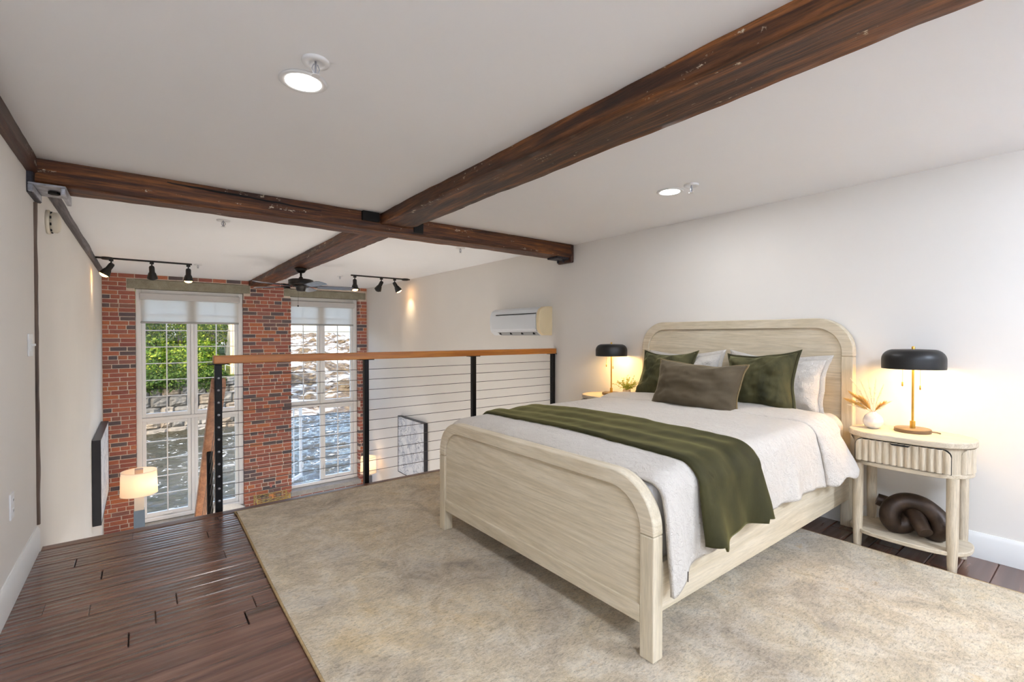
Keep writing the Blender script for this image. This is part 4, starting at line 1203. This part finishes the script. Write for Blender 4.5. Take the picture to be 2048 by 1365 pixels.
# ---- little plant on far nightstand
px_, py_, pz_ = 3.50, 2.782, .672
po = thing('plant_pot', 'small pale stone pot on the far nightstand', 'pot', (px_, py_, pz_))
MB().lathe([(0, 0), (.034, 0), (.036, .004), (.036, .052), (.033, .056), (.030, .05), (0, .046)], (px_, py_, pz_), 28).build('pot_body', M['potstone'], po, auto=50)
pl = thing('leafy_plant', 'bushy yellow-green plant growing in the small stone pot', 'plant', (px_, py_, pz_+.05))
m = MB(); stm = MB()
for i in range(26):
    an = random.uniform(0, 2*pi); el = random.uniform(.45, 1.5); L = random.uniform(.08, .15)
    d = Vector((cos(an)*cos(el), sin(an)*cos(el), sin(el))); b = Vector((px_, py_, pz_+.048)); tp_ = b+d*L
    stm.tube([b, b+d*L*.5+Vector((0, 0, .006)), tp_], .0011, 5)
    for k in range(13):
        f = .25+.75*k/12; p = b+d*L*f; s_ = Vector((random.gauss(0, 1), random.gauss(0, 1), random.gauss(0, .7))).normalized()
        q = d.cross(s_).normalized()*.0045; e_ = p+s_*.017+d*.008
        m.add([p, p+s_*.009+q, e_, p+s_*.009-q], [(0, 1, 2, 3)])
m.build('leaves', M['leafsm'], pl, fix=False); stm.build('stems', M['leafsm'], pl)

# ---- knot sculpture on the lower shelf
kx, ky, kz = 3.405, .722, .105
def kp(a, b, c): return (kx-c, ky-a, kz+b)
path = [kp(-.158, .150, -.02), kp(-.10, .132, -.035), kp(-.02, .09, -.055), (kp(.05, .05, -.035)), kp(.105, .040, .0), kp(.137, .075, .015), kp(.118, .125, .0), kp(.05, .172, -.01),
        kp(-.02, .178, .005), kp(-.068, .145, .04), kp(-.080, .085, .055), kp(-.058, .042, .03), kp(-.015, .055, -.0), kp(.0, .105, -.012), kp(.025, .118, .015), kp(.055, .085, .055), kp(.085, .052, .09)]
sp = spline(path, 9)
kn = MB().tube(sp, [.034+.014*min(1, min(i, len(sp)-1-i)/28) for i in range(len(sp))], 20).build('knot_body', M['bronze'], None, auto=50)
tag(kn, 'dark bronze knot sculpture on the lower shelf of the nightstand', 'sculpture'); kn.name = 'knot_sculpture'

# ================================================================== LIVING ROOM BELOW
# floor lamp by the left wall
lx, ly = -.055, 8.95
fl1 = thing('floor_lamp', 'lit floor lamp with white drum shade on a square blue-grey column', 'lamp', (lx, ly, ZLOW))
MB().box((lx-.12, ly-.12, ZLOW), (lx+.12, ly+.12, ZLOW+.03), .004).build('base', M['lampshade_grey'], fl1)
MB().box((lx-.066, ly-.066, ZLOW+.03), (lx+.066, ly+.066, -1.36), .004).build('column', M['lampshade_grey'], fl1)
MB().box((lx-.058, ly-.058, -1.36), (lx+.058, ly+.058, -1.06), .004).build('upper_column', M['lampcol'], fl1)
MB().box((lx-.05, ly-.05, -.83), (lx+.05, ly+.05, -.755), .004).build('top_block', plain('walnut_block', (196, 168, 146), .5), fl1)
MB().tube([(lx, ly, -1.06), (lx, ly, -.79)], .008, 8).build('stem', M['brass'], fl1)
def drum(x, y_, r0, r1, z0, z1, parent, name='shade'):
    m = MB(); n = 48
    vs = [];
    for r_, z in ((r0, z0), (r1, z1)):
        for k in range(n): vs.append((x+r_*cos(2*pi*k/n), y_+r_*sin(2*pi*k/n), z))
    m.add(vs, [(k, (k+1) % n, n+(k+1) % n, n+k) for k in range(n)])
    o = m.build(name, M['drum'], parent, smooth=True)
    for r_, z in ((r0, z0), (r1, z1)):
        h = MB().tube([(x+r_*cos(2*pi*k/n), y_+r_*sin(2*pi*k/n), z) for k in range(n)], .004, 6, closed=True).build('shade_ring', M['lampcol']); h.parent = o; h.matrix_parent_inverse = Matrix()
    return o
drum(lx, ly, .225, .215, -1.125, -.785, fl1)
M['bulb2'] = emit('living_lamp_bulb', (255, 216, 160), 8)
MB().lathe([(0, .05), (.02, .04), (.03, .01), (.02, -.02), (0, -.04)], (lx+.09, ly, -.98), 16).build('bulb', M['bulb2'], fl1, smooth=True)
add_light('floor_lamp_light', 'POINT', (lx+.09, ly-.02, -.96), 2.4, (1, .66, .34), shadow_soft_size=.05)
# table lamp by the right wall
lx2, ly2 = 3.40, 8.85
fl2 = thing('floor_lamp', 'lit small drum lamp near the right wall, behind the railing post', 'lamp', (lx2, ly2, ZLOW))
MB().box((lx2-.10, ly2-.10, ZLOW), (lx2+.10, ly2+.10, ZLOW+.03), .004).build('base', M['lampshade_grey'], fl2)
MB().box((lx2-.055, ly2-.055, ZLOW+.03), (lx2+.055, ly2+.055, -1.45), .004).build('column', plain('slate_column', (84, 86, 96), .4), fl2)
MB().tube([(lx2, ly2, -1.45), (lx2, ly2, -1.15)], .008, 8).build('stem', M['brass'], fl2)
drum(lx2, ly2, .15, .14, -1.40, -1.10, fl2)
MB().lathe([(0, .05), (.02, .04), (.03, .01), (.02, -.02), (0, -.04)], (lx2, ly2, -1.24), 16).build('bulb', M['bulb2'], fl2, smooth=True)
add_light('small_lamp_light', 'POINT', (lx2, ly2, -1.22), 1.5, (1, .66, .36), shadow_soft_size=.05)

# white armchair whose back shows behind the corner post
ch = thing('armchair', 'white rounded armchair back seen behind the corner post', 'armchair', (1.0, 8.75, ZLOW))
cx_, cy_ = .99, 8.75
def shell(u, v):
    a = pi*(1.0+1.0*u)*1.0; r_ = .30+.02*sin(pi*v)
    top_ = -1.37-.40*abs(2*u-1)**2.2
    z = ZLOW+.12+(top_-ZLOW-.12)*v
    return (cx_+r_*cos(a), cy_-.02+r_*.95*sin(a), z)
o = MB().grid(shell, 40, 12).build('back_shell', M['chair'], ch, smooth=True)
sd = o.modifiers.new('thickness', 'SOLIDIFY'); sd.thickness = .07; sd.offset = 0
modbevel(MB().box((cx_-.27, cy_-.25, ZLOW+.25), (cx_+.27, cy_+.30, ZLOW+.46)).build('seat', M['chair'], ch), .06, 4)
for sx in (-1, 1):
    for sy in (-1, 1): MB().lathe([(0, 0), (.014, 0), (.022, .26), (0, .26)], (cx_+sx*.2, cy_+sy*.2, ZLOW), 12).build('leg', M['railY'], ch)

# bar cart with bottle and glasses
zc = -1.70
bc = thing('bar_cart', 'gold bar cart with lattice gallery rail in front of the brick pier', 'bar cart', (1.80, 9.25, ZLOW))
gx0, gx1, gy0, gy1 = 1.54, 2.06, 9.10, 9.40
MB().box((gx0, gy0, zc-.010), (gx1, gy1, zc), .003).build('glass_shelf', M['glassclear'], bc)
MB().box((gx0, gy0, ZLOW+.25), (gx1, gy1, ZLOW+.262), .003).build('lower_tray', M['gold'], bc)
for x in (gx0, gx1):
    for y_ in (gy0, gy1):
        MB().tube([(x, y_, ZLOW+.06), (x, y_, zc+.105)], .009, 10).build('leg', M['gold'], bc)
        MB().lathe([(0, -.02), (.03, -.02), (.03, .02), (0, .02)], (x, y_, ZLOW+.03), 14).build('caster', M['blackmatte'], bc)
def gallery(p, q, k):
    m = MB(); p, q = Vector(p), Vector(q)
    for z in (.03, .085): m.tube([p+Vector((0, 0, z)), q+Vector((0, 0, z))], .0045, 6)
    for i in range(k):
        a, b = p.lerp(q, i/k), p.lerp(q, (i+1)/k)
        m.tube([a+Vector((0, 0, .03)), b+Vector((0, 0, .085))], .0035, 6).tube([a+Vector((0, 0, .085)), b+Vector((0, 0, .03))], .0035, 6)
    m.build('gallery_rail', M['gold'], bc)
gallery((gx0, gy0, zc), (gx1, gy0, zc), 4); gallery((gx0, gy1, zc), (gx1, gy1, zc), 4)
gallery((gx0, gy0, zc), (gx0, gy1, zc), 2); gallery((gx1, gy0, zc), (gx1, gy1, zc), 2)
bt = thing('liquor_bottle', 'clear spirit bottle with pink cap and orange label on the bar cart', 'bottle', (1.785, 9.28, zc))
MB().lathe([(0, .0), (.048, 0), (.05, .006), (.05, .13), (.045, .155), (.018, .185), (.015, .23), (0, .23)], (1.785, 9.28, zc), 24).build('bottle_glass', M['glassclear'], bt, smooth=True)
MB().lathe([(0, .23), (.018, .23), (.018, .275), (0, .277)], (1.785, 9.28, zc), 18).build('cap', plain('pink_cap', (206, 130, 122), .5), bt, auto=40)
lab = [(.0515*cos(a), .0515*sin(a)) for a in [radians(-140+100*k/12) for k in range(13)]]
vs = [(1.785+x, 9.28+y_, zc+.03) for x, y_ in lab]+[(1.785+x, 9.28+y_, zc+.115) for x, y_ in lab]
MB().add(vs, [(i, i+1, 14+i, 13+i) for i in range(12)]).build('paper_label', plain('orange_label', (224, 150, 92), .7), bt, fix=False, smooth=True)
for (gx, gy, s_, lab_) in ((1.66, 9.22, 1.0, 'pale blue tumbler at the left end of the bar cart'), (1.735, 9.17, 1.0, 'pale blue tumbler in front of the bottle on the bar cart'), (1.90, 9.24, 1.15, 'pale blue tumbler at the right of the bottle on the bar cart')):
    g = MB().lathe([(0, 0), (.034*s_, 0), (.038*s_, .004), (.042*s_, .095*s_), (.039*s_, .095*s_), (.034*s_, .012), (0, .01)], (gx, gy, zc), 24).build('tumbler', M['glassblue'], None, smooth=True)
    tag(g, lab_, 'glass', 'tumblers on the bar cart')

# ================================================================== OUTSIDE: THE RIVER
ZW = -4.5
def water_mat():
    m, nt, b = newmat('river_water')
    v = coords(nt, (.45, 1.0, 1))
    n1 = noise_tex(nt, v, 4.2, 6, .7, .9); n2 = noise_tex(nt, coords(nt, (1, .7, 1)), .22, 6, .6, 1.2); n3 = noise_tex(nt, v, 14, 4, .65, .6)
    base = ramp(nt, n2.outputs['Fac'], [(.3, lin((46, 40, 20))), (.55, lin((52, 50, 38))), (.75, lin((58, 64, 68)))])
    foam = ramp(nt, n1.outputs['Fac'], [(.60, (0, 0, 0, 1)), (.66, (1, 1, 1, 1))])
    c = mixc(nt, foam, base, lin((214, 216, 214)))
    nt.links.new(c, b.inputs['Base Color']); b.inputs['Roughness'].default_value = .08
    mx = nt.nodes.new('ShaderNodeMath'); mx.operation = 'MULTIPLY_ADD'; mx.inputs[1].default_value = .35
    nt.links.new(n3.outputs['Fac'], mx.inputs[0]); nt.links.new(n1.outputs['Fac'], mx.inputs[2])
    bump(nt, b, mx.outputs[0], .8, .10)
    return m
def wave(x, y_):
    a_ = 1-abs(noise.noise(Vector((x*.55, y_*1.1, 0))))*2; b_ = 1-abs(noise.noise(Vector((x*1.3+4, y_*2.6, 3))))*2
    return .11*a_+.07*b_+.03*noise.noise(Vector((x*3.2, y_*6.0, 5)))
def wat(u, v):
    x = -6+26*u; y_ = 10.2+27*v
    return (x, y_, ZW+wave(x, y_))
def wat2(u, v):
    x = -45+115*u; y_ = 10.2+75*v
    return (x, y_, ZW-.16)
ww = MB().grid(wat, 300, 330).grid(wat2, 30, 30).build('river_water', water_mat(), None, smooth=True, fix=False)
tag(ww, 'rippling sunlit river outside the windows', 'river', kind='stuff')
def stone_mat(name, stops, rough=.85, s=1.5):
    m, nt, b = newmat(name)
    oi = nt.nodes.new('ShaderNodeObjectInfo')
    c = ramp(nt, oi.outputs['Random'], stops)
    n = noise_tex(nt, coords(nt), s*3, 7, .7)
    c = mixc(nt, .8, c, ramp(nt, n.outputs['Fac'], [(.3, (.45, .45, .45, 1)), (.6, (1, 1, 1, 1)), (.8, (1.25, 1.22, 1.15, 1))]), 'MULTIPLY')
    nt.links.new(c, b.inputs['Base Color']); b.inputs['Roughness'].default_value = rough
    bump(nt, b, n.outputs['Fac'], .6, .08)
    return m
M['stone'] = stone_mat('river_wall_stone', [(0, lin((88, 84, 78))), (.35, lin((120, 115, 106))), (.6, lin((134, 118, 98))), (.8, lin((102, 95, 86))), (1, lin((140, 135, 128)))])
M['rock'] = stone_mat('rapids_rock', [(0, lin((58, 46, 29))), (.3, lin((100, 80, 50))), (.6, lin((76, 63, 44))), (.8, lin((116, 98, 66))), (1, lin((54, 48, 41)))], .8, 1.0)
# far bank: battered stone retaining wall, ~34 m away
YS = 34.0
sw_ = thing('stone_wall', 'rough stone retaining wall on the far river bank', 'wall', (-2, YS, ZW))
MB().box((-22, YS+.25, ZW-1), (4.6, YS+1.5, -1.55)).build('wall_core', plain('dark_mortar', (42, 40, 36), .9, nscale=3, namt=.3), sw_)
z = ZW-.2; stones = []
while z < -1.75:
    h = random.uniform(.38, .62); x = -9.5-random.uniform(0, .5)
    while x < 4.6:
        w = random.uniform(.45, 1.15); stones.append((x, x+w, z, z+h)); x += w+.04
    z += h+.03
stone_meshes = []
for k in range(14):
    m = MB(); n = 6; vs = []
    def sf(u, v, k=k):
        a, b = -1+2*u, -1+2*v
        bul = (max(0, 1-a**4)*max(0, 1-b**4))**.5
        nz = noise.noise(Vector((a*1.7+k*7, b*1.7, k)))
        rr = 1-.10*abs(noise.noise(Vector((a*1.2+k*3, b*1.2, 5))))-.07*(a*a*b*b)
        return (a*.5*rr, -.16*bul-.10*bul*nz, b*.5*rr)
    me = MB().grid(sf, n, n).mesh('stone'); me.materials.append(M['stone']); stone_meshes.append(me)
for (a, b, c, d) in stones[:290]:
    o = bpy.data.objects.new('stone', random.choice(stone_meshes)); COL.objects.link(o); o.parent = sw_; o.matrix_parent_inverse = Matrix.Translation(-Vector(sw_.location))
    o.location = ((a+b)/2, YS+.25+(c-ZW)*.03, (c+d)/2); o.scale = ((b-a)*1.13, random.uniform(.9, 2.0), (d-c)*1.15)
# pale concrete cap and grassy bank above
def bank(u, v):
    x = -24+29.5*u; y_ = YS+.15+14*v
    return (x, y_, -1.60+.15*noise.noise(Vector((x*.5, y_*.5, 1)))+2.0*v+.5*v*noise.noise(Vector((x*.3, y_*.3, 4))))
M['grass'] = fabric('bank_grass', (88, 96, 44), .95, 0, None, .35, 3, 0, 0, 8, alt=(48, 58, 24))
bk = MB().grid(bank, 60, 24).build('grass_bank', M['grass'], None, smooth=True); tag(bk, 'grassy bank above the stone river wall', 'bank', kind='stuff')
cap = modbevel(MB().box((-7, YS+.35, -1.72), (4.6, YS+.9, -1.55)).build('wall_coping', concrete('pale_concrete', (96, 92, 84), (134, 128, 120), 2), sw_), .04)
# trees and hanging shrubs
def leaf_mat(name, a, b, c):
    m, nt, bs_ = newmat(name)
    ge = nt.nodes.new('ShaderNodeNewGeometry')
    col = ramp(nt, ge.outputs['Random Per Island'], [(0, lin(a)), (.5, lin(b)), (1, lin(c))])
    nt.nodes.remove(bs_)
    df = nt.nodes.new('ShaderNodeBsdfDiffuse'); tl = nt.nodes.new('ShaderNodeBsdfTranslucent')
    nt.links.new(col, df.inputs[0]); nt.links.new(col, tl.inputs[0])
    mx = nt.nodes.new('ShaderNodeMixShader'); mx.inputs[0].default_value = .5
    nt.links.new(df.outputs[0], mx.inputs[1]); nt.links.new(tl.outputs[0], mx.inputs[2])
    nt.links.new(mx.outputs[0], nt.nodes['Material Output'].inputs[0]); return m
M['leafA'] = leaf_mat('tree_leaf', (44, 70, 22), (88, 118, 36), (168, 176, 64))
M['leafB'] = leaf_mat('vine_leaf', (36, 58, 24), (64, 88, 38), (106, 122, 58))
M['bark'] = plain('tree_bark', (92, 78, 62), .9, nscale=8, namt=.3)
def tree(x, y_, z, hgt, rad, n, label, trunk=True, mat='leafA', leaf=.14, cat='tree', squash=1.0, name='leafy_tree'):
    t = thing(name, label, cat, (x, y_, z), 'trees and shrubs on the far bank')
    if trunk:
        m = MB().tube([(x, y_, z-.2), (x+.1, y_, z+hgt*.35), (x-.05, y_+.1, z+hgt*.75)], [.16, .12, .05], 8)
        for k in range(5):
            a = random.uniform(0, 2*pi); m.tube([(x, y_, z+hgt*(.3+.08*k)), (x+rad*.6*cos(a), y_+rad*.6*sin(a), z+hgt*(.55+.07*k))], [.06, .02], 6)
        m.build('trunk', M['bark'], t)
    cl = []
    for k in range(26):
        v = Vector((random.gauss(0, 1), random.gauss(0, 1), random.gauss(0, 1))).normalized()*random.uniform(.35, .85)
        cl.append((Vector((x+v.x*rad, y_+v.y*rad, z+hgt*.38+v.z*hgt*.46*squash)), rad*random.uniform(.28, .5)))
    vs = []; fs = []
    for i in range(int(n*2.4)):
        c, r_ = random.choice(cl)
        v = Vector((random.gauss(0, 1), random.gauss(0, 1), random.gauss(0, 1))).normalized()
        p = c+v*r_*random.uniform(.7, 1.05)
        a = Vector((random.gauss(0, 1), random.gauss(0, 1), random.gauss(0, 1))).normalized(); b = a.cross(v+Vector((.01, 0, 0))).normalized()
        s_ = leaf*.72*random.uniform(.6, 1.3); k = len(vs)
        vs += [p-a*s_, p+b*s_*.6, p+a*s_, p-b*s_*.6]; fs.append((k, k+1, k+2, k+3))
    MB().add(vs, fs).build('foliage', M[mat], t, fix=False)
tree(-4.2, 38, -1.2, 7.0, 2.6, 3800, 'broad green tree on the bank at the far left of the left window')
tree(-.6, 37, -1.2, 6.5, 2.3, 4200, 'bright green tree on the bank in the left half of the left window')
tree(1.9, 39, -1.0, 7.5, 2.4, 4200, 'green tree on the bank behind the middle of the left window')
tree(4.2, 43, -.4, 7.5, 2.3, 3600, 'green tree beside the pale building across the river')
tree(.6, 45, .4, 9.0, 4.0, 4200, 'tall dark tree behind the trees on the bank', mat='leafB')
tree(-5.5, 46, .4, 9.0, 4.0, 3600, 'tall dark tree behind at the far left of the bank', mat='leafB')
tree(-1.3, YS+.1, -2.5, 1.7, 1.0, 1800, 'vine hanging over the stone wall at the left', False, 'leafB', .11, 'shrub', .8, 'hanging_shrub')
tree(.9, YS+.5, -1.9, 1.5, 1.2, 1800, 'low shrub spilling over the stone wall in the middle', False, 'leafB', .11, 'shrub', .7, 'hanging_shrub')
tree(3.3, YS+.3, -2.2, 1.9, .9, 1500, 'shrub over the stone wall next to the timber posts', False, 'leafB', .11, 'shrub', .8, 'hanging_shrub')
tree(-2.2, YS+1.6, -1.5, 2.6, 1.6, 3000, 'bushy green shrub behind the stone wall at the left', False, 'leafA', .12, 'shrub', .8, 'hanging_shrub')
tree(.2, YS+1.8, -1.5, 2.8, 1.7, 3000, 'bushy green shrub behind the stone wall in the middle', False, 'leafA', .12, 'shrub', .8, 'hanging_shrub')
tree(2.6, YS+1.8, -1.5, 3.0, 1.6, 3000, 'bushy green shrub behind the stone wall near the posts', False, 'leafA', .12, 'shrub', .8, 'hanging_shrub')
tree(-3.6, YS+.3, -2.2, 1.7, 1.1, 1500, 'low shrub on the stone wall farthest left', False, 'leafB', .11, 'shrub', .8, 'hanging_shrub')
# pale mill building with timber posts and white stair rail
mb_ = thing('mill_building', 'pale building with timber posts and white stair rail across the river', 'building', (6.0, 38, ZW))
MB().box((5.15, 37.0, -2.9), (6.7, 44, 6), .02).build('wall', plain('pale_stucco', (214, 206, 190), .85, nscale=1.2, namt=.1), mb_)  # wall in its own pale cream
MB().box((4.75, 36.2, ZW-1), (6.9, 37.6, -2.05), .03).build('abutment', plain('tan_masonry', (196, 164, 112), .9, nscale=2, namt=.25), mb_)
MB().box((5.0, 35.9, .15), (6.8, 37.2, .45), .02).build('awning', plain('grey_roof', (150, 160, 170), .6, nscale=1, namt=.1), mb_)
MB().box((4.95, 35.9, -.75), (6.8, 37.05, .15), .02).build('balcony_wall', plain('grey_cladding', (170, 178, 184), .7, nscale=1, namt=.12), mb_)
for x in (4.55, 4.72): MB().box((x, 36.0, -3.6), (x+.14, 36.14, 3.2)).build('timber_post', plain('tan_timber', (206, 170, 128), .8), mb_)
rl = MB()
for k in range(5): rl.tube([(3.0+.42*k, 36.0, -.55-.16*k), (3.0+.42*k, 36.0, .15-.16*k)], .016, 6)
rl.tube([(2.9, 36, .16), (4.75, 36, -.52)], .018, 6).tube([(2.9, 36, -.15), (4.75, 36, -.82)], .014, 6)
rl.build('stair_rail', M['trim'], mb_)
MB().box((2.7, 36.5, -4.9), (4.7, 37.4, -1.3), .03).build('shadow_arch', plain('alcove_shade', (92, 88, 84), .9, nscale=2, namt=.35), mb_)  # solid block coloured dark to stand for the shade in an alcove
# rapids: rising rocky bed with white water, seen through the right window
def rap_h(x, y_):
    t = max(0, (y_-33)/45); h = ZW-.25+4.9*t**.85
    st_ = .45*noise.noise(Vector((x*.10, y_*.26, 7)))+.55*noise.noise(Vector((x*.28, y_*.55, 2)))+.45*noise.noise(Vector((x*.8, y_*1.2, 4)))+.3*noise.noise(Vector((x*1.9, y_*2.6, 8)))
    return h+st_*min(1, t*4+.15)
def rap(u, v):
    x = 6.2+46*u; y_ = 30+62*v
    return (x, y_, rap_h(x, y_))
def rap_mat():
    m, nt, b = newmat('rapids_bed')
    n1 = noise_tex(nt, coords(nt, (.32, .8, .8)), .55, 7, .66, 1.0); n2 = noise_tex(nt, coords(nt, (.7, 1.2, 1.8)), 2.4, 7, .75, .5)
    rock = ramp(nt, n2.outputs['Fac'], [(.34, lin((26, 20, 13))), (.5, lin((92, 72, 44))), (.66, lin((146, 122, 82)))])
    c = mixc(nt, ramp(nt, n1.outputs['Fac'], [(.50, (0, 0, 0, 1)), (.58, (1, 1, 1, 1))]), rock, lin((206, 204, 198)))
    nt.links.new(c, b.inputs['Base Color']); b.inputs['Roughness'].default_value = .5
    bump(nt, b, n2.outputs['Fac'], .8, .3); return m
rp = MB().grid(rap, 220, 260).build('river_rapids', rap_mat(), None, smooth=True); tag(rp, 'white water rapids foaming over golden rocks upstream', 'rapids', kind='stuff')
rock_me = []
for k in range(8):
    import bmesh
    bm = bmesh.new(); bmesh.ops.create_icosphere(bm, subdivisions=3, radius=1)
    for v in bm.verts:
        v.co *= 1+.45*noise.noise(v.co*1.1+Vector((k*9, 0, 0)))+.30*noise.noise(v.co*2.6+Vector((k*5, 2, 0)))+.14*noise.noise(v.co*6)
        v.co.z *= .62
    me = bpy.data.meshes.new('river_rock'); bm.to_mesh(me); bm.free(); me.materials.append(M['rock'])
    rock_me.append(me)
spots = []
for k in range(14):
    y_ = random.uniform(36, 76); spots.append((y_, y_*random.uniform(.20, .38)))
spots.sort()
ORD = ('nearest', 'second nearest', 'third nearest', 'fourth nearest', 'fifth nearest', 'sixth nearest', 'seventh nearest', 'seventh farthest', 'sixth farthest', 'fifth farthest', 'fourth farthest', 'third farthest', 'second farthest', 'farthest')
for k, (y_, x) in enumerate(spots):
    o = bpy.data.objects.new('river_rock', rock_me[k % 8]); COL.objects.link(o)
    s_ = random.uniform(.35, .8)*(.5+y_/90)
    o.location = (x, y_, rap_h(x, y_)+.1*s_); o.scale = (s_*random.uniform(.9, 1.7), s_, s_*random.uniform(.6, 1)); o.rotation_euler = (0, 0, random.uniform(0, 6))
    tag(o, 'golden brown boulder in the white rapids, '+ORD[k]+' of the boulders outside', 'rock', 'boulders in the rapids')
